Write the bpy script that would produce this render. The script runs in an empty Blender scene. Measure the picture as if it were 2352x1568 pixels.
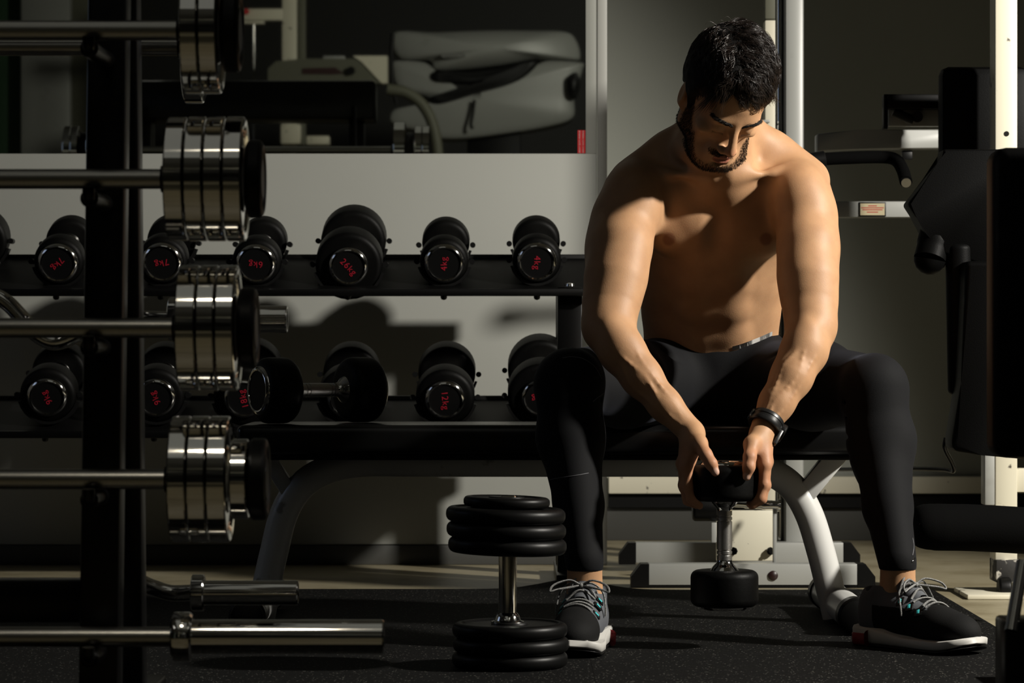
import bpy, bmesh, math, random
import numpy as np
from mathutils import Vector, Matrix, Euler, Quaternion, noise as mnoise

# ------------------------------------------------------------------ scene, camera, light
scene = bpy.context.scene
COL = scene.collection
random.seed(7)
rng = np.random.default_rng(7)
FPX = 7000.0                      # focal length in pixels of the 2352 px wide frame
EYE = 0.60                        # camera height
WALL_Y = 8.2                      # mirror wall
cam_d = bpy.data.cameras.new('camera')
cam = bpy.data.objects.new('camera', cam_d); COL.objects.link(cam)
cam.location = (0, 0, EYE); cam.rotation_euler = (math.pi/2, 0, 0)
cam_d.sensor_width = 36; cam_d.lens = FPX/2352*36
cam_d.clip_end = 60
cam_d.dof.use_dof = True; cam_d.dof.focus_distance = 6.15; cam_d.dof.aperture_fstop = 9.0
scene.camera = cam
scene.cycles.diffuse_bounces = 1
vs = scene.view_settings
vs.view_transform = 'Standard'; vs.look = 'None'; vs.gamma = 1.0; vs.use_curve_mapping = False
vs.exposure = 0.0
world = bpy.data.worlds.new('world'); scene.world = world; world.use_nodes = True
bg = world.node_tree.nodes['Background']
bg.inputs[0].default_value = (0.9, 0.95, 1.0, 1); bg.inputs[1].default_value = 0.002

def spot(name, loc, target, power, angle, blend, radius, color):
    d = bpy.data.lights.new(name, 'SPOT'); o = bpy.data.objects.new(name, d); COL.objects.link(o)
    o.location = loc
    o.rotation_euler = (Vector(target)-Vector(loc)).to_track_quat('-Z', 'Y').to_euler()
    d.energy = power; d.spot_size = math.radians(angle); d.spot_blend = blend
    d.shadow_soft_size = radius; d.color = color
    return o
KEY = (3.1, 5.14, 2.22)
spot('key_light', KEY, (0.40, 6.45, 0.74), 800, 73, 0.42, 0.10, (1.0, 0.95, 0.86))
spot('mirror_fill_spot', (1.6, 3.0, 2.75), (-0.8, -0.9, 1.95), 170, 72, 0.5, 0.15, (1.0, 0.97, 0.86))  # added fill for the machines seen in the mirror, no fitting there
spot('floor_fill_spot', (-.6, 2.6, 2.8), (-0.55, 3.4, 0.0), 34, 50, 0.7, 0.15, (1.0, 0.9, 0.72))  # added fill so the chrome has a lit floor to reflect

# ------------------------------------------------------------------ helpers
def P(px, py, D):
    return Vector(((px-1176)*D/FPX, D, EYE+(784-py)*D/FPX))
def PM(px, py, Dm):
    v = P(px, py, Dm); v.y = 2*WALL_Y-Dm; return v

def new_mat(name):
    m = bpy.data.materials.new(name); m.use_nodes = True
    nt = m.node_tree; b = nt.nodes['Principled BSDF']
    return m, nt, b
def add_noise_bump(nt, b, scale, strength, dist=0.002, detail=4, coord='Object'):
    tc = nt.nodes.new('ShaderNodeTexCoord'); n = nt.nodes.new('ShaderNodeTexNoise')
    n.inputs['Scale'].default_value = scale; n.inputs['Detail'].default_value = detail
    bp = nt.nodes.new('ShaderNodeBump'); bp.inputs['Strength'].default_value = strength
    bp.inputs['Distance'].default_value = dist
    nt.links.new(tc.outputs[coord], n.inputs['Vector']); nt.links.new(n.outputs['Fac'], bp.inputs['Height'])
    nt.links.new(bp.outputs['Normal'], b.inputs['Normal'])
    return tc, n
def ramp(nt, src, stops):
    r = nt.nodes.new('ShaderNodeValToRGB')
    el = r.color_ramp.elements
    while len(el) < len(stops): el.new(0.5)
    for e, (p, c) in zip(el, stops):
        e.position = p; e.color = c if len(c) == 4 else (*c, 1)
    nt.links.new(src, r.inputs['Fac'])
    return r
def simple(name, col, rough=0.5, metal=0.0, bump=None, spec=0.5, wear=None):
    m, nt, b = new_mat(name)
    b.inputs['Base Color'].default_value = (*col, 1); b.inputs['Roughness'].default_value = rough
    b.inputs['Metallic'].default_value = metal; b.inputs['Specular IOR Level'].default_value = spec
    if bump: add_noise_bump(nt, b, *bump)
    if wear:                               # (scale, lo, hi, wear colour)
        tc = nt.nodes.new('ShaderNodeTexCoord'); n = nt.nodes.new('ShaderNodeTexNoise')
        n.inputs['Scale'].default_value = wear[0]; n.inputs['Detail'].default_value = 6
        nt.links.new(tc.outputs['Object'], n.inputs['Vector'])
        r = ramp(nt, n.outputs['Fac'], [(wear[1], col), (wear[2], wear[3])])
        nt.links.new(r.outputs['Color'], b.inputs['Base Color'])
    return m
M = {}
M['rubber'] = simple('black_rubber', (.0018, .0018, .0017), .5, 0, (140, .25, .001), .12, (9, .5, .8, (.008, .0078, .007)))
M['rubber_smooth'] = simple('smooth_black_rubber', (.0025, .0025, .0024), .42, 0, (60, .15, .001), .2)
M['chrome'] = simple('chrome', (.78, .77, .74), .08, 1.0, (45, .03, .0005))
M['chrome_knurl'] = simple('knurled_chrome', (.55, .54, .52), .35, 1.0, (900, .6, .0006))
M['steel_bar'] = simple('worn_steel_bar', (.42, .41, .38), .28, 1.0, (60, .2, .0005))
M['rack_black'] = simple('gloss_black_paint', (.0022, .0022, .0022), .30, 0, (35, .06, .0008), .3)
M['rack_dark'] = simple('matt_black_paint', (.0022, .0022, .0022), .5, 0, (120, .12, .0006), .15)
M['badge'] = simple('black_badge', (.003, .003, .003), .5, 0, None, .2)
M['red_print'] = simple('red_print', (.42, .012, .03), .5)
M['white_paint'] = simple('white_enamel', (.33, .335, .315), .38, 0, (30, .08, .001), .5, (7, .62, .75, (.26, .26, .24)))
M['silver_paint'] = simple('silver_white_enamel', (.62, .62, .60), .30, 0, (40, .06, .0006), .6, (14, .66, .70, (.30, .29, .26)))
M['cream_paint'] = simple('chipped_cream_enamel', (.72, .68, .54), .42, 0, (30, .08, .001), .5, (26, .66, .70, (.10, .085, .07)))
M['vinyl'] = simple('black_vinyl', (.0024, .0024, .0024), .5, 0, (420, .35, .0008), .07)
M['bench_vinyl'] = simple('bench_vinyl', (.004, .004, .004), .27, 0, (300, .06, .0005), .5)
M['plastic_black'] = simple('black_plastic', (.003, .003, .003), .45, 0, None, .25)
M['plastic_grey'] = simple('grey_plastic', (.16, .16, .15), .5)
M['green'] = simple('dark_green_paint', (.02, .06, .025), .6)
M['olive'] = simple('olive_grey_paint', (.12, .12, .085), .6)
M['label_paper'] = simple('yellowed_label', (.42, .36, .22), .6)
M['label_red'] = simple('label_red_print', (.35, .05, .03), .6)
M['sticker_red'] = simple('red_sticker', (.50, .012, .015), .5)
M['sticker_white'] = simple('white_sticker_print', (.75, .72, .68), .5)
M['foam'] = simple('black_foam_grip', (.002, .002, .002), .9, 0, (300, .4, .001), .05)
M['trim'] = simple('white_trim', (.40, .40, .37), .5)

def wall_mat(name, col, col2):
    m, nt, b = new_mat(name)
    tc, n = add_noise_bump(nt, b, 220, .12, .0008)
    n2 = nt.nodes.new('ShaderNodeTexNoise'); n2.inputs['Scale'].default_value = 1.7; n2.inputs['Detail'].default_value = 7
    nt.links.new(tc.outputs['Object'], n2.inputs['Vector'])
    r = ramp(nt, n2.outputs['Fac'], [(.35, col), (.72, col2)])
    nt.links.new(r.outputs['Color'], b.inputs['Base Color'])
    b.inputs['Roughness'].default_value = .55
    return m
M['wall_white'] = wall_mat('painted_board', (.335, .34, .31), (.315, .32, .29))
M['wall_grey'] = wall_mat('grey_wall_paint', (.31, .32, .28), (.285, .295, .255))
M['wall_dark'] = wall_mat('dark_wall_paint', (.014, .014, .012), (.012, .012, .010))
M['ceiling'] = wall_mat('ceiling_paint', (.35, .35, .33), (.33, .33, .31))
M['cove'] = simple('dark_grey_cove_base', (.055, .055, .05), .45, 0, (20, .1, .001))

def floor_mat():
    m, nt, b = new_mat('worn_linoleum')
    tc, n = add_noise_bump(nt, b, 90, .15, .0008)
    n2 = nt.nodes.new('ShaderNodeTexNoise'); n2.inputs['Scale'].default_value = 5; n2.inputs['Detail'].default_value = 9
    n2.inputs['Roughness'].default_value = .65
    nt.links.new(tc.outputs['Object'], n2.inputs['Vector'])
    r = ramp(nt, n2.outputs['Fac'], [(.30, (.20, .165, .095)), (.5, (.31, .27, .175)), (.72, (.36, .32, .22))])
    nt.links.new(r.outputs['Color'], b.inputs['Base Color'])
    b.inputs['Roughness'].default_value = .45
    return m
M['floor'] = floor_mat()
def mat_mat():
    m, nt, b = new_mat('speckled_rubber_mat')
    tc, n = add_noise_bump(nt, b, 260, .7, .002)
    v = nt.nodes.new('ShaderNodeTexVoronoi'); v.inputs['Scale'].default_value = 400
    nt.links.new(tc.outputs['Object'], v.inputs['Vector'])
    sep = nt.nodes.new('ShaderNodeSeparateColor'); nt.links.new(v.outputs['Color'], sep.inputs['Color'])
    r = ramp(nt, sep.outputs['Red'], [(.974, (.0030, .0030, .0028)), (.990, (.13, .126, .11))])
    nt.links.new(r.outputs['Color'], b.inputs['Base Color'])
    b.inputs['Roughness'].default_value = .8; b.inputs['Specular IOR Level'].default_value = .12
    return m
M['mat'] = mat_mat()
def mirror_mat():
    m, nt, b = new_mat('mirror_glass')
    b.inputs['Base Color'].default_value = (.72, .74, .69, 1); b.inputs['Metallic'].default_value = 1
    b.inputs['Roughness'].default_value = .012
    return m
M['mirror'] = mirror_mat()

def link(name, me, mat=None, parent=None, smooth=None):
    o = bpy.data.objects.new(name, me); COL.objects.link(o)
    if mat is not None and len(me.materials) == 0: me.materials.append(M[mat] if isinstance(mat, str) else mat)
    if parent is not None: o.parent = parent
    return o
def tag(o, label=None, cat=None, group=None, kind=None):
    if label: o['label'] = label
    if cat: o['category'] = cat
    if group: o['group'] = group
    if kind: o['kind'] = kind
    return o
def thing(name, label, cat, loc=(0, 0, 0), group=None, rot=None):
    o = bpy.data.objects.new(name, None); COL.objects.link(o)
    o.empty_display_size = .05
    o.location = loc
    if rot is not None: o.rotation_euler = rot
    return tag(o, label, cat, group)

class MB:
    """collects geometry for one mesh"""
    def __init__(s): s.bm = bmesh.new()
    def box(s, lo, hi, bevel=0, mtx=None, seg=2):
        r = bmesh.ops.create_cube(s.bm, size=1.0)
        vs_ = r['verts']; lo = Vector(lo); hi = Vector(hi); c = (lo+hi)/2; d = hi-lo
        for v in vs_: v.co = Vector((v.co.x*d.x, v.co.y*d.y, v.co.z*d.z))+c
        if bevel:
            es = list({e for v in vs_ for e in v.link_edges})
            r2 = bmesh.ops.bevel(s.bm, geom=es, offset=bevel, segments=seg, profile=.5, affect='EDGES')
            vs_ = list({v for f in r2['faces'] for v in f.verts} | {v for v in vs_ if v.is_valid})
        if mtx is not None:
            for v in vs_: v.co = mtx @ v.co
        return s
    def lathe(s, prof, a, b, n=32, caps=True):
        """prof: list of (t along a->b in metres, radius)"""
        a = Vector(a); d = (Vector(b)-a).normalized()
        u = d.orthogonal().normalized(); w = d.cross(u)
        rings = []
        for t, r in prof:
            if r < 1e-6: rings.append([s.bm.verts.new(a+d*t)])
            else: rings.append([s.bm.verts.new(a+d*t+u*(r*math.cos(2*math.pi*i/n))+w*(r*math.sin(2*math.pi*i/n))) for i in range(n)])
        for q, p in zip(rings, rings[1:]):
            for i in range(n):
                j = (i+1) % n
                if len(q) == 1 and len(p) == 1: continue
                if len(q) == 1: s.bm.faces.new((q[0], p[j], p[i]))
                elif len(p) == 1: s.bm.faces.new((q[i], q[j], p[0]))
                else: s.bm.faces.new((q[i], q[j], p[j], p[i]))
        if caps:
            if len(rings[0]) > 1: s.bm.faces.new(rings[0][::-1])
            if len(rings[-1]) > 1: s.bm.faces.new(rings[-1])
        return s
    def cyl(s, a, b, r, n=24, bev=0.0):
        L = (Vector(b)-Vector(a)).length
        if bev: return s.lathe([(0, r-bev), (bev, r), (L-bev, r), (L, r-bev)], a, b, n)
        return s.lathe([(0, r), (L, r)], a, b, n)
    def tube(s, pts, r, n=10, closed=False, caps=True):
        pts = [Vector(p) for p in pts]; N = len(pts)
        rad = r if isinstance(r, (list, tuple)) else [r]*N
        tang = []
        for i in range(N):
            if closed: t = pts[(i+1) % N]-pts[i-1]
            else: t = pts[min(i+1, N-1)]-pts[max(i-1, 0)]
            tang.append(t.normalized())
        u = tang[0].orthogonal().normalized(); rings = []
        for i in range(N):
            if i: 
                q = tang[i-1].rotation_difference(tang[i]); u = (q @ u)
            u = (u-tang[i]*u.dot(tang[i])).normalized(); w = tang[i].cross(u)
            rings.append([s.bm.verts.new(pts[i]+u*(rad[i]*math.cos(2*math.pi*k/n))+w*(rad[i]*math.sin(2*math.pi*k/n))) for k in range(n)])
        rr = list(zip(rings, rings[1:]))
        if closed: rr.append((rings[-1], rings[0]))
        for a, b in rr:
            for k in range(n): s.bm.faces.new((a[k], a[(k+1) % n], b[(k+1) % n], b[k]))
        if caps and not closed:
            s.bm.faces.new(rings[0][::-1]); s.bm.faces.new(rings[-1])
        return s
    def prism(s, pts2, depth, mtx):
        """polygon (x,z) extruded along +y by depth"""
        a = [s.bm.verts.new(mtx @ Vector((x, 0, z))) for x, z in pts2]
        b = [s.bm.verts.new(mtx @ Vector((x, depth, z))) for x, z in pts2]
        n = len(a)
        s.bm.faces.new(a); s.bm.faces.new(b[::-1])
        for i in range(n): s.bm.faces.new((a[i], b[i], b[(i+1) % n], a[(i+1) % n]))
        return s
    def mesh(s, name, smooth=35):
        bmesh.ops.recalc_face_normals(s.bm, faces=s.bm.faces)
        if smooth:
            for f in s.bm.faces: f.smooth = True
            for e in s.bm.edges:
                if len(e.link_faces) == 2 and e.calc_face_angle(0) > math.radians(smooth): e.smooth = False
        me = bpy.data.meshes.new(name); s.bm.to_mesh(me); s.bm.free()
        return me
    def build(s, name, mat, parent=None, smooth=35, loc=None):
        o = link(name, s.mesh(name, smooth), mat, parent)
        if loc is not None: o.location = loc
        return o
def bez(pts, n=24):
    """Catmull-Rom through points"""
    pts = [Vector(p) for p in pts]; out = []
    q = [pts[0]*2-pts[1]]+pts+[pts[-1]*2-pts[-2]]
    for i in range(1, len(q)-2):
        for k in range(n):
            t = k/n
            a, b, c, d = q[i-1], q[i], q[i+1], q[i+2]
            out.append(.5*((2*b)+(c-a)*t+(2*a-5*b+4*c-d)*t*t+(3*b-a-3*c+d)*t**3))
    out.append(pts[-1]); return out
def copy_tree(o, parent=None):
    c = o.copy(); COL.objects.link(c); c.parent = parent
    for ch in list(o.children): copy_tree(ch, c)
    return c
def text_mesh(txt, size, depth=.0006):
    cu = bpy.data.curves.new('t', 'FONT'); cu.body = txt; cu.size = size; cu.extrude = depth
    cu.align_x = 'CENTER'; cu.align_y = 'CENTER'; cu.space_character = 1.12
    cu.resolution_u = 3; cu.offset = -size*.012
    o = bpy.data.objects.new('t', cu); COL.objects.link(o)
    dg = bpy.context.evaluated_depsgraph_get()
    me = bpy.data.meshes.new_from_object(o.evaluated_get(dg))
    bpy.data.objects.remove(o); bpy.data.curves.remove(cu)
    me.materials.clear()
    return me
# ------------------------------------------------------------------ room
def struct(name, lo, hi, mat, bevel=0):
    o = MB().box(lo, hi, bevel).build(name, mat, None, smooth=0 if not bevel else 35)
    return tag(o, kind='structure')
XL, XR, YB, YF, CH = -3.6, 3.6, -4.0, 9.2, 3.0
struct('floor', (XL, YB, -.1), (XR, YF, 0), 'floor')
struct('ceiling', (XL, YB, CH), (XR, YF, CH+.1), 'ceiling')
struct('wall_left', (XL-.1, YB, 0), (XL, YF, CH), 'wall_dark')
struct('wall_right', (XR, YB, 0), (XR+.1, YF, CH), 'wall_dark')
struct('wall_rear', (XL, YB-.1, 0), (XR, YB, CH), 'wall_dark')
struct('wall_back', (.2, YF, 0), (XR, YF+.1, CH), 'wall_grey')
PX1 = .2555                                   # right end of the mirror partition
sW = FPX/WALL_Y
mz0 = EYE+(784-353)/sW; mx1 = (1345-1176)/sW
struct('wall_partition', (XL, WALL_Y, 0), (PX1-.03, YF+.1, CH), 'wall_white')
# raised boards around the mirror, each a board of its own
t = struct('trim_1', (XL, WALL_Y-.006, .055), (mx1+.03, WALL_Y, mz0), 'wall_white', .0015)
t = struct('trim_2', (mx1, WALL_Y-.006, mz0), (mx1+.03, WALL_Y, CH), 'wall_white', .0015)
t = struct('trim_3', (mx1+.0315, WALL_Y-.010, 0.0), (PX1, WALL_Y, CH), 'trim', .002)
struct('baseboard_mirror', (XL, WALL_Y-.012, 0), (mx1+.0315, WALL_Y, .053), 'cove', .004)
struct('baseboard_back', (PX1, YF-.012, 0), (XR, YF, .10), 'cove', .004)
mir = MB().box((XL, WALL_Y-.004, mz0), (mx1, WALL_Y-.0005, CH)).build('wall_mirror_glass', 'mirror', None, smooth=0)
mir.name = 'gym_mirror'
tag(mir, 'wide gym mirror set into the white board wall', 'mirror')
# sticker on the lower right corner of the mirror
st = thing('sticker', 'small red sticker in the lower right corner of the mirror', 'sticker', (mx1-.011, WALL_Y-.0045, mz0+.032))
MB().box((-.0105, -.0006, -.031), (.0105, 0, .031)).build('backing', 'sticker_red', st, 0)
for dx in (-.005, .0045):
    ln = link('print', text_mesh('HEAVY DUTY MIRROR', .0055, .0002), 'sticker_white', st)
    ln.rotation_euler = Euler((math.pi/2, -math.pi/2, 0)); ln.location = (dx, -.0009, 0)

# rubber mat in two sheets, their back corners slightly lifted where they meet
def make_mat(name, x0, x1, y0, y1, lift_x, label):
    bm = bmesh.new(); nx, ny = 60, 40
    g = []
    for j in range(ny+1):
        for i in range(nx+1):
            x = x0+(x1-x0)*i/nx; y = y0+(y1-y0)*j/ny
            d = abs(x-lift_x); z = .011+.024*math.exp(-(d/.10)**2)*max(0, 1-(y1-y)/.3)**2
            g.append((bm.verts.new((x, y, z)), bm.verts.new((x, y, z-.0105))))
    for j in range(ny):
        for i in range(nx):
            a = j*(nx+1)+i; q = (a, a+1, a+nx+2, a+nx+1)
            bm.faces.new([g[k][0] for k in q]); bm.faces.new([g[k][1] for k in q[::-1]])
    def side(ids):
        for a, b in zip(ids, ids[1:]): bm.faces.new((g[a][0], g[a][1], g[b][1], g[b][0]))
    side(range(nx+1)); side([ny*(nx+1)+i for i in range(nx, -1, -1)])
    side([j*(nx+1) for j in range(ny, -1, -1)]); side([j*(nx+1)+nx for j in range(ny+1)])
    bmesh.ops.recalc_face_normals(bm, faces=bm.faces)
    me = bpy.data.meshes.new(name); bm.to_mesh(me); bm.free()
    o = link(name, me, 'mat')
    return tag(o, label, 'mat', 'rubber floor mats')
make_mat('rubber_mat', .145, 1.0, 4.18, 7.24, .145, 'black speckled rubber mat under the seated man and the right bench leg')
make_mat('rubber_mat', -2.3, .1445, 4.18, 7.26, .1445, 'black speckled rubber mat under the barbell rack and plate-loaded dumbbell')

# added glowing panel on the ceiling, put there to show in the chrome
lp = thing('reflection_panel', 'added rectangular glowing panel above the barbell rack, reflected in the chrome', 'ceiling light', (-.6, 3.25, CH))
MB().box((-.75, -1.85, -.04), (.75, 1.85, -.001), .004).build('housing', 'white_paint', lp)
em, nt, b = new_mat('dim_diffuser')
b.inputs['Base Color'].default_value = (.5, .5, .48, 1)
b.inputs['Emission Color'].default_value = (.95, .95, .85, 1); b.inputs['Emission Strength'].default_value = .11
MB().box((-.70, -1.80, -.046), (.70, 1.80, -.0405)).build('diffuser', em, lp, 0)

# two added tube fittings for chrome glints; dim daylight window in the left wall
e2, nt, b = new_mat('tube_glow'); b.inputs['Base Color'].default_value = (.6, .6, .6, 1)
b.inputs['Emission Color'].default_value = (1, .97, .9, 1); b.inputs['Emission Strength'].default_value = 5.0
for x_, lab in ((1.35, 'added slim ceiling tube right of the camera, for glints in the chrome'), (-1.9, 'added slim ceiling tube left of the camera, for glints in the chrome')):
    t = thing('glint_tube', lab, 'ceiling light', (x_, 2.2, CH), 'added slim ceiling tubes')
    MB().box((-.06, -.62, -.05), (.06, .62, -.001), .004).build('housing', 'white_paint', t)
    MB().cyl((0, -.58, -.066), (0, .58, -.066), .014, 14).build('tube', e2, t)
e3, nt, b = new_mat('evening_daylight'); b.inputs['Base Color'].default_value = (.1, .1, .1, 1)
b.inputs['Emission Color'].default_value = (.45, .62, 1, 1); b.inputs['Emission Strength'].default_value = .45
w2 = tag(MB().box((XL-.02, 5.3, 1.3), (XL+.002, 6.5, 2.2)).build('window_1', e3, None, 0), kind='structure')
for lo_, hi_ in (((XL, 5.24, 1.24), (XL+.03, 6.56, 1.3)), ((XL, 5.24, 2.2), (XL+.03, 6.56, 2.26)), ((XL, 5.24, 1.3), (XL+.03, 5.3, 2.2)), ((XL, 6.5, 1.3), (XL+.03, 6.56, 2.2)), ((XL, 5.88, 1.3), (XL+.03, 5.92, 2.2))):
    MB().box(lo_, hi_, .003).build('window_frame', 'trim', w2)

# ------------------------------------------------------------------ dumbbells
def capsule_prof(L, r, bev, n=5):
    pr = [(0, 0), (0, r-bev)]
    pr += [(bev-bev*math.cos(a), r-bev+bev*math.sin(a)) for a in [math.pi/2*k/n for k in range(1, n+1)]]
    pr += [(L-bev+bev*math.sin(a), r-bev+bev*math.cos(a)) for a in [math.pi/2*k/n for k in range(0, n+1)]]
    pr += [(L, 0)]
    return pr
def dumbbell(label, loc, rot, L, hr, hl, cr, txt=None, trot=0, hbev=.014, group=None, mat='rubber', tsize=.023, inset=0.0):
    """axis along local y, marked end at -y"""
    t = thing('dumbbell', label, 'dumbbell', loc, group, rot)
    for s in (-1, 1):
        a = Vector((0, s*(L/2), 0)); b = Vector((0, s*(L/2-hl), 0))
        MB().lathe(capsule_prof(hl, hr, hbev), a, b, 40).build('head', mat, t, 40)
        a = a-Vector((0, s*inset, 0))
        e = MB().lathe([(0, cr*.86), (.004, cr*1.0), (.008, cr*1.0), (.012, cr*.95), (.0145, cr*.86), (.0138, cr*.80), (.010, cr*.78), (.010, 0)],
                       a, a+Vector((0, s*.02, 0)), 40, caps=False).build('end_cap', 'chrome', t, 40)
        MB().lathe([(.0098, 0), (.0098, cr*.79), (.0118, cr*.785), (.0120, 0)], a, a+Vector((0, s*.02, 0)), 36, caps=False).build('badge', 'badge', e, 30)
        if s < 0 and txt:
            tm = link('number', text_mesh(txt, tsize), 'red_print', e)
            tm.location = a+Vector((0, -.0126, 0)); tm.rotation_euler = (math.pi/2, trot, 0)
        MB().lathe([(0, hr*.42), (.004, hr*.38), (.009, .021), (.014, .0155), (.02, .0145)], b, b-Vector((0, s*.02, 0)), 28).build('collar', 'chrome', t, 40)
    G = L/2-hl-.012
    pr = [(0, .0145)]
    for c in (.16, .24, .76, .84):
        x = c*2*G; pr += [(x-.002, .0148), (x-.0012, .0132), (x+.0012, .0132), (x+.002, .0148)]
    pr += [(2*G, .0145)]
    MB().lathe(pr, (0, -G, 0), (0, G, 0), 28).build('handle', 'chrome_knurl', t, 40)
    return t
TILT = math.radians(16)
UP = [(-92, 610, .078, '18kg', 10, .31, 'dumbbell cut by the left picture edge on the upper shelf'),
      (133, 605, .062, '7kg', 130, .26, 'chrome-capped dumbbell marked 7kg left of the black rack post, upper shelf'),
      (372, 603, .062, '7kg', 165, .26, 'chrome-capped dumbbell marked 7kg right of the black rack post, upper shelf'),
      (588, 606, .061, '6kg', 180, .26, 'upside-down 6kg dumbbell behind the chrome plates, upper shelf'),
      (800, 612, .083, '26kg', 47, .32, 'large dumbbell marked 26kg, biggest on the upper shelf'),
      (1020, 605, .0605, '4kg', -92, .25, 'small 4kg dumbbell next to the 26kg one, number reading upwards'),
      (1233, 602, .0605, '4kg', 92, .25, 'small 4kg dumbbell nearest the man, number reading downwards')]
LO = [(108, 912, .070, '9kg', 240, .27, 'mid-size dumbbell left of the black rack post on the lower shelf'),
      (357, 913, .070, '9kg', 242, .27, 'dumbbell half hidden by the rack post on the lower shelf'),
      (560, 915, .077, '18kg', 256, .29, 'dumbbell behind the chrome weight plates on the lower shelf'),
      (797, 915, .072, '8kg', 50, .27, 'dumbbell behind the one lying on the bench, lower shelf'),
      (1022, 918, .073, '12kg', 85, .28, 'dumbbell marked 12kg vertically on the lower shelf'),
      (1243, 914, .083, '18kg', 178, .30, 'large dumbbell partly behind the man\'s knee on the lower shelf')]
FD = 7.55
saddles = []
for rows, nm in ((UP, 'upper'), (LO, 'lower')):
    for (px, py, hr, txt, tr, L, lab) in rows:
        c = P(px, py, FD)
        d = Vector((0, math.cos(TILT), math.sin(TILT)))
        mid = c+d*(L/2+.008)
        dumbbell(lab, mid, Euler((TILT, 0, 0)), L, hr, hr*1.02 if txt != '26kg' else .088, min(.0505, hr*.82) if hr < .08 else .0495, txt, math.radians(tr),
                 group='dumbbells on the %s shelf' % nm)
        saddles.append((c, hr, L, nm))

# ------------------------------------------------------------------ dumbbell rack
rk = thing('dumbbell_rack', 'black two-shelf dumbbell rack standing along the white wall', 'rack', (0, 7.7, 0))
rk_off = Vector((0, -7.7, 0))
x0, x1 = -1.62, .215
for z, nm in ((.714, 'upper'), (.364, 'lower')):
    y0, y1 = 7.50, 7.86; rise = .098 if nm == 'upper' else .085
    ang = math.atan2(rise, y1-y0-.02)
    mt = Matrix.Translation((0, y0, z)) @ Matrix.Rotation(ang, 4, 'X')
    MB().box((x0, 0, 0), (x1, .37, .004), 0, Matrix.Translation(rk_off) @ mt).build('shelf_plate', 'rack_dark', rk, 0)
    MB().box((x0, y0-.004, z-.002), (x1, y0+.05, z+.016), .003).build('front_rail', 'rack_black', rk, loc=rk_off)
    MB().box((x0, y1-.03, z+rise-.035), (x1, y1, z+rise+.012), .003).build('rear_rail', 'rack_black', rk, loc=rk_off)
    for c, hr, L, n2 in saddles:
        if n2 != nm: continue
        for yy, ww in ((c.y+.035, .03), (c.y+L-.055, .03)):
            zc = c.z+(yy-c.y)*math.tan(TILT)
            pts = []
            R = hr+.0015
            for k in range(13):
                a = math.radians(-164+148*k/12); pts.append((c.x+R*math.cos(a), zc+R*math.sin(a)))
            R2 = hr+.008
            for k in range(13):
                a = math.radians(-16-148*k/12); pts.append((c.x+R2*math.cos(a), zc+R2*math.sin(a)))
            m = MB(); m.prism(pts, ww, Matrix.Translation(rk_off+Vector((0, yy-ww/2, 0))))
            for s in (-1, 1):
                m.cyl(rk_off+Vector((c.x+s*(hr+.008), yy-ww/2, zc-.004)), rk_off+Vector((c.x+s*(hr+.008), yy+ww/2, zc-.004)), .007, 12)
            m.build('saddle', 'plastic_black', rk, 30)
        MB().lathe([(0, 0), (.002, .006), (.006, .008), (.012, .008)], (c.x, y0+.02-7.7, z-.012), (c.x, y0+.02-7.7, z+.01), 14).build('bolt', 'rack_black', rk)
for px in (-1.56, .1435):
    MB().box((px-.031, 7.55, .02), (px+.031, 7.61, .735), .004).build('front_post', 'rack_black', rk, loc=rk_off)
    MB().box((px-.031, 7.80, .02), (px+.031, 7.86, .80), .004).build('rear_post', 'rack_black', rk, loc=rk_off)
    MB().box((px-.035, 7.45, .0), (px+.035, 7.95, .03), .004).build('foot', 'rack_black', rk, loc=rk_off)
    MB().lathe([(0, .013), (.006, .012), (.008, .006), (.008, 0)], (px, 7.54-7.7, .7365), (px, 7.54-7.7, .75), 16).build('bolt', 'chrome', rk)

# ------------------------------------------------------------------ barbell rack in the foreground
BR = thing('barbell_rack', 'tall black A-frame barbell rack in the left foreground', 'rack', (0, 4.6, 0))
o4 = Vector((0, -4.6, 0))
def slant_post(name, xa, xb, y_bot, y_top, d, z0, z1, mat='rack_black', bev=.005):
    m = MB(); m.box((xa, 0, 0), (xb, d, 1), 0)
    for v in m.bm.verts:
        f = v.co.z; v.co.y += y_bot+(y_top-y_bot)*f; v.co.z = z0+(z1-z0)*f
    bmesh.ops.bevel(m.bm, geom=list(m.bm.edges), offset=bev, segments=2, profile=.5, affect='EDGES')
    return m.build(name, mat, BR, loc=o4)
for xr in (-.570, -1.39):
    slant_post('front_post', xr-.0575, xr, 4.40, 4.555, .058, .012, 1.60)
    slant_post('rear_post', xr-.0575, xr, 4.715, 4.60, .055, .012, 1.60)
    slant_post('web_plate', xr-.034, xr-.026, 4.46, 4.56, .22, .22, 1.5, 'rack_dark', .001)
    MB().box((xr-.065, 4.30, .0115), (xr+.008, 4.95, .06), .005).build('foot', 'rack_black', BR, loc=o4)
    # gusset low on the side
    g = MB().prism([(4.47, .10), (4.66, .30), (4.72, .30), (4.72, .10)], .006, Matrix.Translation((xr-.05, 0, 0)) @ Matrix(((0, 1, 0, 0), (1, 0, 0, 0), (0, 0, 1, 0), (0, 0, 0, 1))))
    g.build('gusset', 'steel_bar', BR, 20, loc=o4)
MB().box((-1.46, 4.50, 1.449), (-.525, 4.72, 1.60), .012).build('top_beam', 'rack_black', BR, loc=o4)
MB().box((-1.39, 4.66, .17), (-.6275, 4.72, .235), .005).build('cross_beam', 'rack_black', BR, loc=o4)
FB = 4.35
levels = {1: 70, 2: 412, 3: 752, 4: 1100, 5: 1460}
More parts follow.
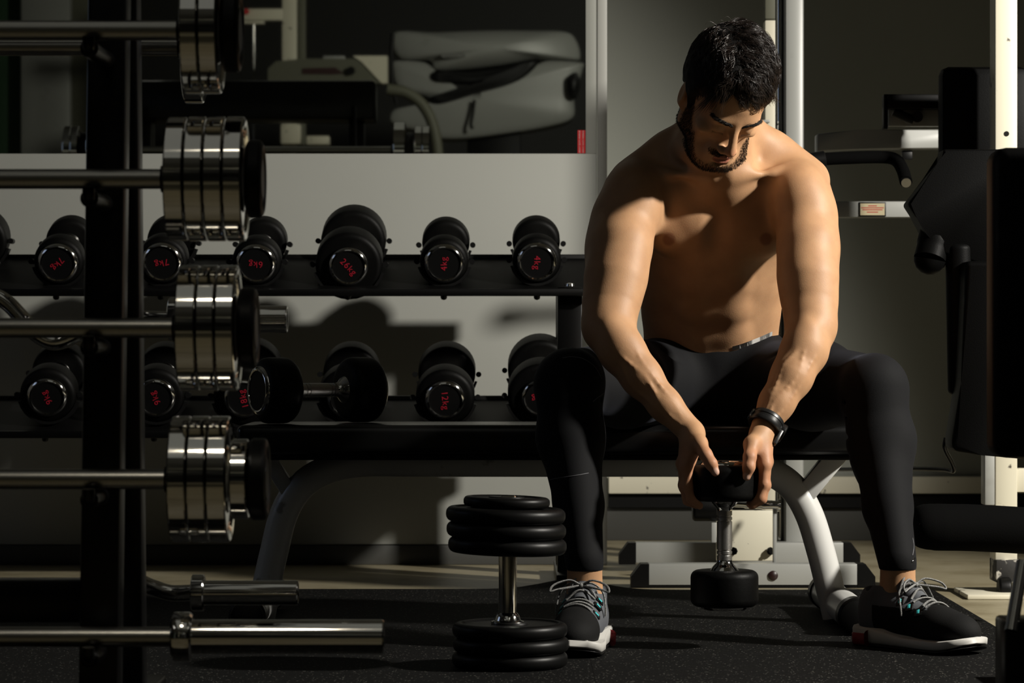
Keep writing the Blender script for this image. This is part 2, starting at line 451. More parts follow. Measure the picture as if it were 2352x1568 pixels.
for lv, y in levels.items():
    z = P(0, y, FB).z
    for xr in (-.570, -1.39):
        yy = 4.40+(.155)*z/1.6
        m = MB(); m.cyl((xr-.029, yy+.02, z-.0285), (xr-.029, 4.315, z-.0285), .013, 20, .003)
        m.tube(bez([(xr-.029, 4.32, z-.0285), (xr-.029, 4.312, z-.0245), (xr-.029, 4.31, z-.012)], 4), .009, 12)
        m.build('hook', 'rack_black', BR, loc=o4)
        m = MB(); m.cyl((xr-.046, 4.74-.1*z/1.6, z-.024), (xr-.046, 4.985, z-.024), .009, 20, .003)
        m.build('hook', 'rack_black', BR, loc=o4)
def plate_prof(r, w, bev=.004, hub=.5):
    return [(0.0015, 0), (.0015, r*hub), (.004, r*(hub+.04)), (.004, r-.016), (0.001, r-.012), (0, r-bev*1.3), (bev*.4, r-bev*.4), (bev, r), (w-bev, r), (w-bev*.4, r-bev*.4), (w, r-bev*1.3), (w-.001, r-.012), (w-.004, r-.016), (w-.004, r*(hub+.04)), (w-.0015, r*hub), (w-.0015, 0)]
def fixed_barbell(label, y, D, plates, x_left_span=1.45, group='fixed barbells on the rack', z=None):
    """plates: list of (px0, px1, radius px, material)"""
    s = FPX/D
    c = P(1176, y, D)
    if z is not None: c.z = z
    X = lambda px: (px-1176)/s
    xr = X(plates[0][0])
    t = thing('barbell', label, 'barbell', (xr-.55, c.y, c.z), group)
    base = Vector((xr-.55, 0, 0))
    L = X(plates[-1][1])-xr
    MB().cyl((-.551+.0, 0, 0), (.551, 0, 0), .0143, 24).build('bar', 'steel_bar', t, 40)
    for sg in (1, -1):
        MB().lathe([(0, .0143), (.001, .019), (.008, .021), (.012, .021)], (sg*.538, 0, 0), (sg*.55, 0, 0), 24).build('collar', 'rack_black', t)
        for (p0, p1, rp, mt) in plates:
            a = X(p0)-xr+.55; b = X(p1)-xr+.55
            MB().lathe(plate_prof(rp/s, (b-a)*.985, .0022 if mt == 'chrome' else .006), (sg*a, 0, 0), (sg*b, 0, 0), 72, caps=False).build('plate', mt, t, 30)
    return t
fixed_barbell('chrome-plated fixed barbell on the top level in view, cut by the upper edge', 70, FB,
              [(425, 466, 145, 'chrome'), (467, 509, 145, 'chrome'), (511, 555, 97, 'rubber_smooth')])
fixed_barbell('fixed barbell with four wide chrome plates, second level of the rack', 411, FB,
              [(388, 433, 142, 'chrome'), (434, 477, 143, 'chrome'), (478, 521, 143, 'chrome'), (522, 565, 143, 'chrome'), (566, 607, 90, 'rubber_smooth')])
fixed_barbell('fixed barbell with three chrome plates beside the chrome curl bar sleeve', 753, FB,
              [(415, 461, 144, 'chrome'), (462, 504, 144, 'chrome'), (505, 548, 144, 'chrome'), (549, 592, 93, 'rubber_smooth')])
fixed_barbell('fixed barbell with three large and one small chrome plate, lowest loaded level', 1100, FB,
              [(397, 440, 145, 'chrome'), (441, 484, 145, 'chrome'), (485, 530, 145, 'chrome'), (533, 572, 92, 'chrome'), (573, 617, 94, 'rubber_smooth')])
fixed_barbell('fixed barbell on the rear hooks behind the top front barbell', 108, 4.95,
              [(425, 468, 129, 'chrome'), (469, 508, 80, 'rubber_smooth')], group='fixed barbells on the rear hooks')
t = fixed_barbell('fixed barbell on the top rear hooks, seen in the mirror', 0, 4.95,
              [(550, 612, 150, 'chrome'), (613, 660, 95, 'rubber_smooth'), (661, 700, 128, 'chrome'), (701, 740, 128, 'chrome')], z=1.318, group='fixed barbells on the rear hooks')
# long olympic bar on the lowest hooks
s = FPX/FB; X = lambda px: (px-1176)/s
c = P(1176, 1462, FB); xe = X(443)
t = thing('barbell', 'bare chrome barbell with a long empty sleeve on the lowest hooks', 'barbell', (xe-.66, c.y, c.z))
MB().cyl((-.63, 0, 0), (.64, 0, 0), .0143, 24).build('bar', 'steel_bar', t, 40)
for sg in (1, -1):
    MB().lathe([(0, .014), (0, .030), (.003, .0345), (.006, .0355), (.024, .0355), (.027, .0345), (.030, .031), (.030, .02)], (sg*.63, 0, 0), (sg*.66, 0, 0), 48).build('collar', 'chrome', t, 30)
    MB().lathe([(0, .0245), (.001, .0245), ((882-443)/s-.002, .0245), ((882-443)/s, .0232), ((882-443)/s, 0)], (sg*.66, 0, 0), (sg*1.0, 0, 0), 48).build('sleeve', 'chrome', t, 30)
# two curl bars on the rear hooks
def curl_bar(label, y, px_col0, px_col1, px_end, r_col, r_sl, wave):
    D = 4.95; s = FPX/D; X = lambda px: (px-1176)/s
    c = P(1176, y, D); x0 = X(px_col0)
    t = thing('curl_bar', label, 'curl bar', (x0-.40, c.y, c.z), 'curl bars on the rear hooks')
    pts = [(x_, 0, z_) for x_, z_ in wave]+[(-x_, 0, z_) for x_, z_ in wave[-2::-1]]
    MB().tube(bez(pts, 8), .0135, 14).build('bent_bar', 'chrome', t, 60)
    for sg in (1, -1):
        w = X(px_col1)-x0
        MB().lathe([(0, .014), (0, r_col*.9), (.002, r_col), (w-.002, r_col), (w, r_col*.94), (w, .015)], (sg*.40, 0, 0), (sg*.5, 0, 0), 40).build('collar', 'chrome', t, 30)
        e = X(px_end)-x0
        MB().lathe([(w, r_sl), (e-.002, r_sl), (e, r_sl*.93), (e, r_sl*.8), (e-.004, r_sl*.7), (e-.004, 0)], (sg*.40, 0, 0), (sg*.5, 0, 0), 40, caps=False).build('sleeve', 'chrome', t, 30)
    return t
curl_bar('chrome curl bar with a short sleeve right of the three-plate barbell', 733, 387, 412, 660, .0353, .0222, [(.40, 0), (.34, 0), (.28, -.012), (.218, -.037), (.18, -.02), (.162, .002), (.127, .034), (.07, .05), (0, .05)])
curl_bar('chrome curl bar whose sleeve sits just above the long empty barbell sleeve', 1361, 440, 470, 685, .0300, .0203, [(.40, 0), (.365, 0), (.333, .010), (.28, .028), (.2, .004), (.131, -.024), (.06, -.01), (0, .01)])
# ------------------------------------------------------------------ flat bench
BY = 6.40
bn = thing('flat_bench', 'flat weight bench with black padded top and white tube frame', 'bench', (.1, BY, 0))
bo = Vector((-.1, -BY, 0))
sB = FPX/BY
pad = MB().box(((556-1176)/sB, BY-.145, .366), ((1962-1176)/sB, BY+.145, .4285), .016, seg=4)
pad.build('pad', 'bench_vinyl', bn, loc=bo)
MB().box(((575-1176)/sB, BY-.13, .356), ((1955-1176)/sB, BY+.13, .3665), .002).build('pad_board', 'rack_dark', bn, loc=bo)
def bp(px, py, dy=0): return P(px, py, BY)+Vector((0, dy, 0))
path = [bp(600, 1415), bp(612, 1345), bp(630, 1265), bp(652, 1180), bp(690, 1118), bp(748, 1080), bp(830, 1063), bp(950, 1062), bp(1250, 1062), bp(1550, 1062),
        bp(1690, 1064), bp(1765, 1082), bp(1820, 1118), bp(1858, 1180), bp(1885, 1265), bp(1905, 1345), bp(1922, 1415)]
MB().tube([p for p in bez(path, 10)], .0300, 28).build('frame_tube', 'silver_paint', bn, 60, loc=bo)
for a, b, w in (((1930, 1034), (1846, 1136), .021), ((604, 1034), (672, 1140), .016)):
    pa, pb = bp(*a), bp(*b); d = (pb-pa); L = d.length; d.normalize()
    n = Vector((-d.z, 0, d.x))
    m = MB(); m.box((-w, -.022, 0), (w, .022, L), .003)
    R = Matrix((( n.x, 0, d.x, pa.x), (0, 1, 0, pa.y), (n.z, 0, d.z, pa.z), (0, 0, 0, 1)))
    for v in m.bm.verts: v.co = R @ v.co
    m.build('brace', 'silver_paint', bn, loc=bo)
for px, sg in ((1930, 1), (596, -1)):
    xc = P(px, 1400, BY).x
    MB().lathe([(0, .034), (.62, .034)], (xc, BY-.30, .0495), (xc, BY+.32, .0495), 28).build('foot_tube', 'silver_paint', bn, 60, loc=bo)
    MB().lathe([(-.004, .0), (-.004, .020), (0, .032), (.004, .0335), (.008, .0375), (.05, .0375), (.052, .0345)], (xc, BY-.305, .0495), (xc, BY+.2, .0495), 32, caps=False).build('rubber_cap', 'rubber_smooth', bn, 30, loc=bo)
    MB().lathe([(-.004, .0), (-.004, .020), (0, .032), (.004, .0335), (.008, .0375), (.05, .0375), (.052, .0345)], (xc, BY+.325, .0495), (xc, BY-.2, .0495), 32, caps=False).build('rubber_cap', 'rubber_smooth', bn, 30, loc=bo)
# dumbbell lying on the bench
c = P(731, 900, BY); c.z = .4285+.0695
dumbbell('black rubber dumbbell lying crosswise on the left half of the bench', c, Euler((0, 0, math.radians(-60))), .275, .069, .078, .052, hbev=.022, inset=.009)
# dumbbell the man holds upright
HD = P(1664, 1100, 5.87)
hz0 = .6-(1392-784)*5.87/FPX; hz1 = .6-(1066-784)*5.87/FPX
hd = dumbbell('dumbbell held upright between the knees in both hands', (HD.x, HD.y, (hz0+hz1)/2), Euler((-math.pi/2, 0, 0)), hz1-hz0, .0655, .070, .047, hbev=.014, mat='rubber', inset=.0085)

# ------------------------------------------------------------------ plate dumbbell on the floor
PDD = 5.53
t = thing('plate_dumbbell', 'plate-loaded dumbbell standing on end on the mat by the left shoe', 'dumbbell', (P(1166, 1500, PDD).x, PDD, .0112))
sp = PDD/FPX
z = 0.0
def disc(r, h, z, dx=0, tilt=0):
    b = h*.42
    pr = [(0, 0), (0, r-b)]+[(b-b*math.cos(a), r-b+b*math.sin(a)) for a in [math.pi/2*k/5 for k in range(1, 6)]]
    pr += [(h-b+b*math.sin(a), r-b+b*math.cos(a)) for a in [math.pi/2*k/5 for k in range(0, 6)]]
    pr += [(h, r-b-.004), (h-.003, r-b-.008), (h-.003, .034), (h, .032), (h, 0)]
    o = MB().lathe(pr, (dx, 0, z), (dx+tilt, 0, z+1), 56, caps=False).build('plate', 'rubber_smooth', t, 35)
    return o
h = .0265
disc(.105, h, 0, .004); disc(.1055, h, h, .006); disc(.1045, h, 2*h, .004)
MB().lathe([(0, .030), (.004, .030), (.006, .024), (.012, .022), (.016, .020), (.020, .0165), (.10, .0165), (.125, .0165)], (0, 0, 3*h-.002), (0, 0, 1), 32).build('collar', 'chrome', t, 30)
MB().lathe([(0, .0152), (.106, .0152)], (0, 0, 3*h+.022), (0, 0, 1), 32).build('handle', 'chrome_knurl', t, 30)
zt = (1272-1142)*sp
z2 = .6-(1270-784)*sp-.0112
disc(.1075, .0285, z2, -.001, .03); disc(.1085, .0275, z2+.0285, -.003, .03); disc(.1085, .0275, z2+.056, -.004, .03)
disc(.0785, .019, z2+.0835, -.002, .03)
MB().lathe([(0, .017), (.010, .017), (.012, .014), (.012, 0)], (.002, 0, z2+.0925), (.002, 0, 1), 28).build('end_cap', 'chrome', t, 30)

# ------------------------------------------------------------------ cable machine behind the man
cm = thing('cable_machine', 'white cable machine column and floor base behind the man', 'gym machine', (.75, 7.9, 0))
co = Vector((-.75, -7.9, 0))
def cb(name, p0, p1, D, depth, mat, bev=.004, parent=None, root=None, off=None):
    a = P(p0[0], p0[1], D); b = P(p1[0], p1[1], D)
    lo = (min(a.x, b.x), D, min(a.z, b.z)); hi = (max(a.x, b.x), D+depth, max(a.z, b.z))
    o = MB().box(lo, hi, bev).build(name, mat, root or cm, loc=co if off is None else off)
    return o
cb('column', (1803, -200), (1847, 1300), 8.0, .07, 'white_paint', .012)
cb('inner_column', (1757, 46), (1786, 1270), 8.25, .06, 'cream_paint')
cb('inner_column_top', (1757, -200), (1786, 44), 8.25, .06, 'olive')
cr = MB(); a = P(1791, -200, 8.05); b = P(1791, 1260, 8.05); cr.cyl(a, b, .0085, 16); cr.build('guide_rod', 'chrome', cm, 40, loc=co)
for px in (1784, 1799):
    a = P(px, -200, 8.06); b = P(px, 1260, 8.06)
    MB().cyl(a, b, .004, 10).build('cable', 'plastic_black', cm, 40, loc=co)
cb('bracket', (1738, 275), (1768, 281), 8.02, .06, 'white_paint', .001)
cb('bracket', (1755, 281), (1759, 301), 8.02, .05, 'white_paint', .001)
cb('stop_block', (1733, 283), (1756, 330), 8.03, .05, 'plastic_black', .003)
MB().lathe([(0, .0), (0, .016), (.03, .016), (.03, 0)], P(1768, 312, 8.02), P(1768, 312, 8.02)+Vector((0, 1, 0)), 20, caps=False).build('pulley', 'plastic_black', cm, 40, loc=co)
# base: two bars with slanted black end caps
def base_bar(x0, x1, y0, y1, D):
    cb('base_bar', (x0, y0), (x1, y1), D, .06, 'white_paint', .003)
    for xe, sg in ((x0, -1), (x1, 1)):
        a = P(xe, y0, D); b = P(xe, y1+3, D); w = .043
        pts = [(a.x, a.z), (a.x+sg*w*.45, a.z), (a.x+sg*w, a.z-(a.z-b.z)*.55), (a.x+sg*w, b.z), (a.x, b.z)]
        MB().prism(pts, .062, Matrix.Translation((0, D-.001, 0))).build('end_foot', 'rubber_smooth', cm, 20, loc=co)
base_bar(1490, 1970, 1295, 1345, 7.42)
base_bar(1460, 1938, 1246, 1293, 7.95)
MB().box((P(1490, 0, 7.42).x, 7.42, .0), (P(1970, 0, 7.42).x, 7.48, .008)).build('base_strip', 'rubber_smooth', cm, 0, loc=co)
MB().lathe([(0, 0), (0, .007), (.004, .012), (.007, .012), (.007, 0)], P(1776, 1322, 7.413), P(1776, 1322, 7.413)+Vector((0, 1, 0)), 24, caps=False).build('plug', simple('maroon_plastic', (.02, .006, .006), .4), cm, 40, loc=co)
cb('foot_plate', (1645, 1172), (1776, 1288), 7.62, .02, 'cream_paint', .003)
cb('foot_plate_strut', (1776, 1150), (1784, 1296), 7.50, .02, 'white_paint', .002)
cb('foot_plate_strut', (1634, 1200), (1646, 1246), 7.50, .02, 'white_paint', .002)
for px, py in ((1686, 1266), (1771, 1266)):
    MB().lathe([(0, 0), (0, .005), (.01, .005), (.01, .010), (.02, .010), (.02, 0)], P(px, py, 7.595), P(px, py, 7.595)+Vector((0, 1, 0)), 8, caps=False).build('bolt', 'plastic_black', cm, 30, loc=co)
# chrome pedal bar with a black rubber end
a = P(1640, 1152, 7.5); b = P(1792, 1160, 7.5)
L = (b-a).length
MB().lathe([(0, .0105), (L*.45, .0105), (L*.47, .012), (L*.52, .012), (L*.54, .0115), (L*.72, .0115), (L*.74, .013), (L*.9, .0105), (L*.97, .0105), (L*.97, .016), (L, .016), (L, 0)], a, b, 24).build('pedal_bar', 'chrome', cm, 30, loc=co)
MB().lathe(capsule_prof(.075, .034, .008), P(1590, 1165, 7.52), P(1590, 1165, 7.52)+Vector((1, 0, 0)), 28).build('rubber_roller', 'rubber_smooth', cm, 40, loc=co)
# low rail of the back wall and a plain dark band below it
rl = struct('trim_4', (P(1398, 0, 9.15).x, 9.14, P(0, 1133, 9.15).z), (2.4, 9.19, P(0, 1094, 9.15).z), 'cream_paint', .003)
struct('dark_band', (P(1398, 0, 9.15).x, 9.165, 0.101), (2.4, 9.19, P(0, 1134, 9.15).z), 'rack_dark', 0)

# ------------------------------------------------------------------ pec machine on the right
pm = thing('pec_machine', 'cream-framed chest press machine with black pads at the right edge', 'gym machine', (1.2, 7.1, 0))
po = Vector((-1.2, -7.1, 0))
def pb(name, p0, p1, D, depth, mat, bev=.004): return cb(name, p0, p1, D, depth, mat, bev, root=pm, off=po)
pb('upright', (2286, -150), (2337, 1292), 7.2, .085, 'cream_paint', .004)
MB().cyl(P(2312, 307, 7.199), P(2312, 307, 7.199)+Vector((0, .004, 0)), .0062, 20).build('bolt_hole', 'badge', pm, 0, loc=po)
pb('side_arm', (2334, 1076), (2420, 1130), 7.21, .05, 'cream_paint', .003)
pb('foot_block', (2288, 1286), (2345, 1338), 7.18, .10, simple('worn_block', (.02, .019, .018), .6, 0, (60, .3, .002), .4, (38, .55, .6, (.6, .57, .5))), .003)
MB().lathe(capsule_prof(.03, .028, .006), P(2292, 1352, 7.17), P(2292, 1352, 7.17)+Vector((1, 0, 0)), 24).build('foot_wheel', 'rubber_smooth', pm, 40, loc=po)
MB().cyl(P(2312, 1352, 7.18), P(2345, 1352, 7.18), .006, 14).build('axle', 'chrome', pm, 40, loc=po)
MB().box((P(2212, 0, 7.15).x, 7.08, .0005), (P(2340, 0, 7.15).x, 7.30, .012), .003).build('foot_plate', 'cream_paint', pm, loc=po)
pb('back_pad', (2160, 152), (2368, 520), 7.36, .06, 'vinyl', .022)
pb('pad_bracket', (2030, 216), (2200, 250), 7.55, .04, 'rack_dark', .004)
pb('pad_bracket', (2030, 216), (2040, 296), 7.55, .04, 'rack_dark', .002)
pb('bracket_plate', (2040, 250), (2165, 290), 7.60, .02, 'white_paint', .003)
MB().cyl(P(2107, 268, 7.56), P(2107, 268, 7.60), .014, 20).build('pivot_bolt', 'plastic_black', pm, 40, loc=po)
m = MB(); m.tube(bez([P(2052, 256, 7.57), P(2078, 268, 7.57), P(2098, 276, 7.57)], 6), .012, 12); m.build('lever', 'plastic_black', pm, 50, loc=po)
# cream arm, bent
m = MB()
a = [P(1862, 316, 8.1), P(1870, 316, 8.0), P(1966, 302, 7.75), P(2165, 302, 7.70)]
m.prism([(P(1870, 0, 7.8).x, P(0, 312, 7.8).z), (P(1966, 0, 7.8).x, P(0, 303, 7.8).z), (P(2168, 0, 7.8).x, P(0, 302, 7.8).z), (P(2168, 0, 7.8).x, P(0, 345, 7.8).z), (P(1966, 0, 7.8).x, P(0, 346, 7.8).z), (P(1870, 0, 7.8).x, P(0, 352, 7.8).z)], .07, Matrix.Translation((0, 7.72, 0)))
bmesh.ops.bevel(m.bm, geom=list(m.bm.edges), offset=.004, segments=2, profile=.5, affect='EDGES')
m.build('press_arm', 'white_paint', pm, loc=po)
pb('arm_stop', (2072, 345), (2096, 366), 7.74, .03, 'plastic_black', .003)
m = MB(); m.tube(bez([P(1856, 372, 7.45), P(1885, 366, 7.45), P(1960, 362, 7.45), P(2030, 361, 7.45), P(2058, 368, 7.43), P(2073, 390, 7.38), P(2081, 417, 7.33)], 8), .0155, 18)
m.build('handle_grip', 'foam', pm, 60, loc=po)
MB().cyl(P(1858, 371, 7.45), P(1896, 365, 7.45), .021, 20, .003).build('grip_sleeve', 'plastic_black', pm, 40, loc=po)
MB().cyl(P(2081, 418, 7.325), P(2081.5, 420, 7.320), .0118, 18).build('grip_end', 'steel_bar', pm, 40, loc=po)
pb('cross_bar', (1895, 462), (2180, 499), 7.85, .06, 'white_paint', .004)
lb = pb('warning_label', (1973, 464), (2035, 497), 7.847, .002, 'plastic_black', .0005)
pl = MB().box((P(1976, 0, 7.8465).x, 7.8462, P(0, 494, 7.8465).z), (P(2032, 0, 7.8465).x, 7.8468, P(0, 467, 7.8465).z)).build('paper', 'label_paper', lb, 0)
for k, (w, yy) in enumerate(((20, 472.5), (52, 477), (46, 481.5), (26, 487))):
    MB().box((P(2004-w/2, 0, 7.846).x, 7.8459, P(0, yy+1.2, 7.846).z), (P(2004+w/2, 0, 7.846).x, 7.8461, P(0, yy-1.2, 7.846).z)).build('print_line', 'label_red', lb, 0)
# black pads, seen edge-on and at an angle
m = MB(); m.prism([(P(2161, 0, 6.7).x, P(0, 345, 6.7).z), (P(2158, 0, 6.7).x, P(0, 372, 6.7).z), (P(2079, 0, 6.7).x, P(0, 470, 6.7).z), (P(2100, 0, 6.7).x, P(0, 502, 6.7).z), (P(2116, 0, 6.7).x, P(0, 532, 6.7).z), (P(2150, 0, 6.7).x, P(0, 580, 6.7).z), (P(2360, 0, 6.7).x, P(0, 640, 6.7).z), (P(2360, 0, 6.7).x, P(0, 345, 6.7).z)], .09, Matrix.Translation((0, 6.66, 0)))
bmesh.ops.bevel(m.bm, geom=list(m.bm.edges), offset=.006, segments=3, profile=.5, affect='EDGES')
m.build('chest_pad', 'vinyl', pm, loc=po)
m = MB(); m.tube(bez([P(2165, 470, 6.72), P(2150, 540, 6.70), P(2136, 596, 6.68)], 8), [.040]*6+[.038]*6+[.036]*5, 20)
m.lathe([(0, .036), (.010, .034), (.022, .027), (.031, .014), (.034, 0)], P(2136, 596, 6.68), P(2128, 640, 6.68), 20, caps=False)
m.build('arm_roller', 'vinyl', pm, 60, loc=po)
MB().lathe(capsule_prof(.33, .030, .012), P(2202, 560, 6.68), P(2208, 894, 6.68), 24).build('thigh_roller', 'vinyl', pm, 40, loc=po)
m = MB(); m.prism([(P(2202, 0, 6.6).x, P(0, 880, 6.6).z), (P(2180, 0, 6.6).x, P(0, 1015, 6.6).z), (P(2184, 0, 6.6).x, P(0, 1034, 6.6).z), (P(2250, 0, 6.6).x, P(0, 1044, 6.6).z), (P(2400, 0, 6.6).x, P(0, 1058, 6.6).z), (P(2400, 0, 6.6).x, P(0, 600, 6.6).z), (P(2212, 0, 6.6).x, P(0, 600, 6.6).z)], .12, Matrix.Translation((0, 6.56, 0)))
bmesh.ops.bevel(m.bm, geom=list(m.bm.edges), offset=.012, segments=3, profile=.5, affect='EDGES')
m.build('seat_shell', 'vinyl', pm, loc=po)
m = MB(); m.tube(bez([P(2172, 1005, 6.75), P(2170, 1030, 6.75), P(2186, 1062, 6.78), P(2190, 1082, 6.8), P(2165, 1078, 6.85), P(2080, 1076, 7.0), P(1900, 1078, 7.4), P(1870, 1078, 7.45)], 8), .0048, 10)
m.build('frame_rod', 'rack_black', pm, 60, loc=po)
# roller pad low at the right, near the man's shin
m = MB(); m.tube(bez([P(2092, 1205, 6.30), P(2150, 1210, 6.31), P(2240, 1212, 6.33), P(2420, 1222, 6.36)], 8), [.022, .036, .041, .044, .046, .047, .048, .048]+[.049]*17, 22)
m.build('shin_roller', 'foam', pm, 60, loc=po)
pb('low_arm', (2262, 1040), (2285, 1160), 7.06, .06, 'white_paint', .003)
# big near pad, taken for an exercise seat, closer to the camera
np_ = thing('exercise_seat', 'upright black padded exercise seat cut by the right picture edge, nearest the camera', 'gym machine', (.95, 5.0, 0))
no = Vector((-.95, -5.0, 0))
m = MB(); m.box(P(2283, 1052, 5.0)-Vector((0, 0, 0)), P(2283, 337, 5.0)+Vector((.30, .10, 0)), .024, seg=4)
m.build('backrest', 'vinyl', np_, loc=no)
MB().box((.92, 5.10, .0115), (.98, 5.16, .85), .004).build('support_post', 'rack_black', np_, loc=no)
MB().box((.86, 4.85, .0115), (1.04, 5.35, .06), .004).build('foot', 'rack_black', np_, loc=no)
cm3 = thing('machine_frame', 'dark machine leg with a grey tube in the lower right corner', 'gym machine', (.80, 4.6, 0))
c3 = Vector((-.80, -4.6, 0))
m = MB(); m.cyl(P(2349, 1290, 4.6), P(2322, 1450, 4.55), .010, 20); m.build('tube', 'steel_bar', cm3, 50, loc=c3)
m = MB(); m.box((P(2309, 0, 4.55).x, 4.55, .0115), (P(2309, 0, 4.55).x+.13, 4.65, P(0, 1425, 4.55).z), .006); m.build('leg_cover', 'rack_black', cm3, loc=c3)

# ------------------------------------------------------------------ what the mirror shows behind the camera
def mb_(name, p0, p1, Dm, depth, mat, root, off, bev=.006):
    a = PM(p0[0], p0[1], Dm); b = PM(p1[0], p1[1], Dm)
    lo = (min(a.x, b.x), a.y-depth, min(a.z, b.z)); hi = (max(a.x, b.x), a.y, max(a.z, b.z))
    return MB().box(lo, hi, bev).build(name, mat, root, loc=off)
DM = 17.0
# white moulded hood
yb = 2*WALL_Y-DM
hood = thing('exercise_hood', 'big white moulded machine shell with a dark curved slot, seen in the mirror', 'gym machine', (-.1, yb, 0))
ho = Vector((.1, -yb, 0))
def pmx(px): return (px-1176)*DM/FPX
def pmz(py): return EYE+(784-py)*DM/FPX
def shell(name, outline, depth, mat, bulge, yoff=0, root=None, n=26, off=None):
    """rounded slab: outline in mirror pixels, its +y face bulging towards the mirror"""
    pts = [Vector((pmx(x), 0, pmz(y))) for x, y in outline]
    c = sum(pts, Vector())/len(pts)
    bm = bmesh.new(); rings = []
    prof = [(1.0, -depth), (1.0, -.02), (.985, -.005), (.95, .006)]+[(1-k/6, bulge*(1-(1-k/6)**2)) for k in range(1, 6)]
    for f, dy in prof: rings.append([bm.verts.new(Vector((c.x+(p.x-c.x)*f, yb+yoff+dy, c.z+(p.z-c.z)*f))) for p in pts])
    N = len(pts)
    for a, b in zip(rings, rings[1:]):
        for i in range(N): bm.faces.new((a[i], a[(i+1) % N], b[(i+1) % N], b[i]))
    bm.faces.new(rings[0]); bm.faces.new(rings[-1][::-1])
    bmesh.ops.recalc_face_normals(bm, faces=bm.faces)
    for f in bm.faces: f.smooth = True
    me = bpy.data.meshes.new(name); bm.to_mesh(me); bm.free()
    o = link(name, me, mat, root); o.location = off
    return o
def smooth_poly(pts, n=5):
    q = [Vector((x, y, 0)) for x, y in pts]; N = len(q); out = []
    for i in range(N):
        a, b, c, d = q[i-1], q[i], q[(i+1) % N], q[(i+2) % N]
        for k in range(n):
            t = k/n; v = .5*((2*b)+(c-a)*t+(2*a-5*b+4*c-d)*t*t+(3*b-a-3*c+d)*t**3); out.append((v.x, v.y))
    return out
shell('upper_shell', smooth_poly([(903, 75), (1000, 74), (1110, 70), (1220, 70), (1300, 73), (1325, 95), (1333, 130), (1318, 138), (1235, 136), (1150, 150), (1060, 160), (1000, 160), (985, 138), (915, 132)]), .30, 'white_paint', .10, 0, hood, off=ho)
shell('lower_shell', smooth_poly([(905, 138), (975, 142), (985, 165), (990, 205), (1060, 205), (1150, 190), (1240, 165), (1255, 138), (1335, 142), (1338, 160), (1320, 220), (1315, 270), (1250, 292), (1150, 308), (1060, 318), (1000, 316), (960, 300), (915, 290), (893, 275), (905, 250), (960, 245), (985, 225), (915, 200), (900, 160)]), .26, 'white_paint', .05, -.03, hood, off=ho)
shell('slot', smooth_poly([(1000, 163), (1080, 166), (1160, 156), (1235, 138), (1215, 170), (1170, 195), (1100, 215), (1010, 240), (985, 225), (1060, 215), (1105, 200), (1110, 192), (1000, 188)]), .12, 'plastic_black', .015, .03, hood, off=ho)
shell('vent', smooth_poly([(1018, 127), (1064, 126), (1066, 135), (1018, 136)]), .04, 'plastic_grey', .004, .085, hood, off=ho)
shell('side_knob', smooth_poly([(1305, 175), (1325, 168), (1332, 195), (1322, 226), (1306, 220), (1302, 195)]), .05, 'plastic_black', .02, .04, hood, off=ho)
m = MB(); m.tube(bez([Vector((pmx(x), yb+.06, pmz(y))) for x, y in ((1090, 232), (1086, 262), (1082, 288), (1086, 298))], 6), .010, 10); m.build('strap', 'plastic_black', hood, 50, loc=ho)
m = MB(); m.tube(bez([Vector((pmx(x), yb+.05, pmz(y))) for x, y in ((903, 80), (900, 130), (902, 190), (912, 240))], 6), .012, 10); m.build('edge_seal', 'plastic_black', hood, 50, loc=ho)
MB().box((-.25, yb-.30, 0), (.05, yb-.10, pmz(300)), .01).build('pedestal', 'rack_dark', hood, loc=ho)
MB().box((-.5, yb-.5, 0), (.3, yb+.1, .08), .01).build('base', 'rack_dark', hood, loc=ho)
# cream frame with arm
fr = thing('mirror_side_frame', 'cream gym machine frame with uprights and an arm, seen in the mirror', 'gym machine', (pmx(670), yb+.2, 0))
fr.name = 'machine_frame'
fo = Vector((-pmx(670), -yb-.2, 0))
D2 = 16.6
mb_('upright', (648, -60), (681, 800), D2, .08, 'cream_paint', fr, fo); mb_('upright', (684, -60), (702, 800), D2+.1, .06, 'olive', fr, fo)
mb_('cross_bar', (548, 20), (652, 47), D2, .06, 'cream_paint', fr, fo); mb_('bar_foot', (548, 48), (607, 55), D2-.02, .05, 'cream_paint', fr, fo)
MB().cyl(PM(583, 55, D2), PM(583, 330, D2), .006, 12).build('rod', 'chrome', fr, 40, loc=fo)
MB().cyl(PM(566, 27, D2-.06), PM(566, 27, D2), .016, 16).build('red_button', 'sticker_red', fr, 40, loc=fo)
mb_('low_block', (645, 285), (690, 330), D2-.1, .10, 'cream_paint', fr, fo); mb_('low_block', (704, 312), (756, 332), D2-.1, .10, 'cream_paint', fr, fo)
m = MB(); m.prism([(PM(622, 0, D2).x, PM(0, 165, D2).z), (PM(640, 0, D2).x, PM(0, 148, D2).z), (PM(700, 0, D2).x, PM(0, 142, D2).z), (PM(830, 0, D2).x, PM(0, 142, D2).z), (PM(885, 0, D2).x, PM(0, 198, D2).z), (PM(622, 0, D2).x, PM(0, 196, D2).z)], .10, Matrix.Translation((0, 2*WALL_Y-D2+.08, 0)))
m.build('arm_cover', 'olive', fr, 20, loc=fo)
m = MB(); m.prism([(PM(815, 0, D2).x, PM(0, 136, D2).z), (PM(893, 0, D2).x, PM(0, 136, D2).z), (PM(893, 0, D2).x, PM(0, 198, D2).z), (PM(880, 0, D2).x, PM(0, 198, D2).z), (PM(835, 0, D2).x, PM(0, 150, D2).z)], .10, Matrix.Translation((0, 2*WALL_Y-D2+.09, 0)))
m.build('arm_end', 'cream_paint', fr, 20, loc=fo)
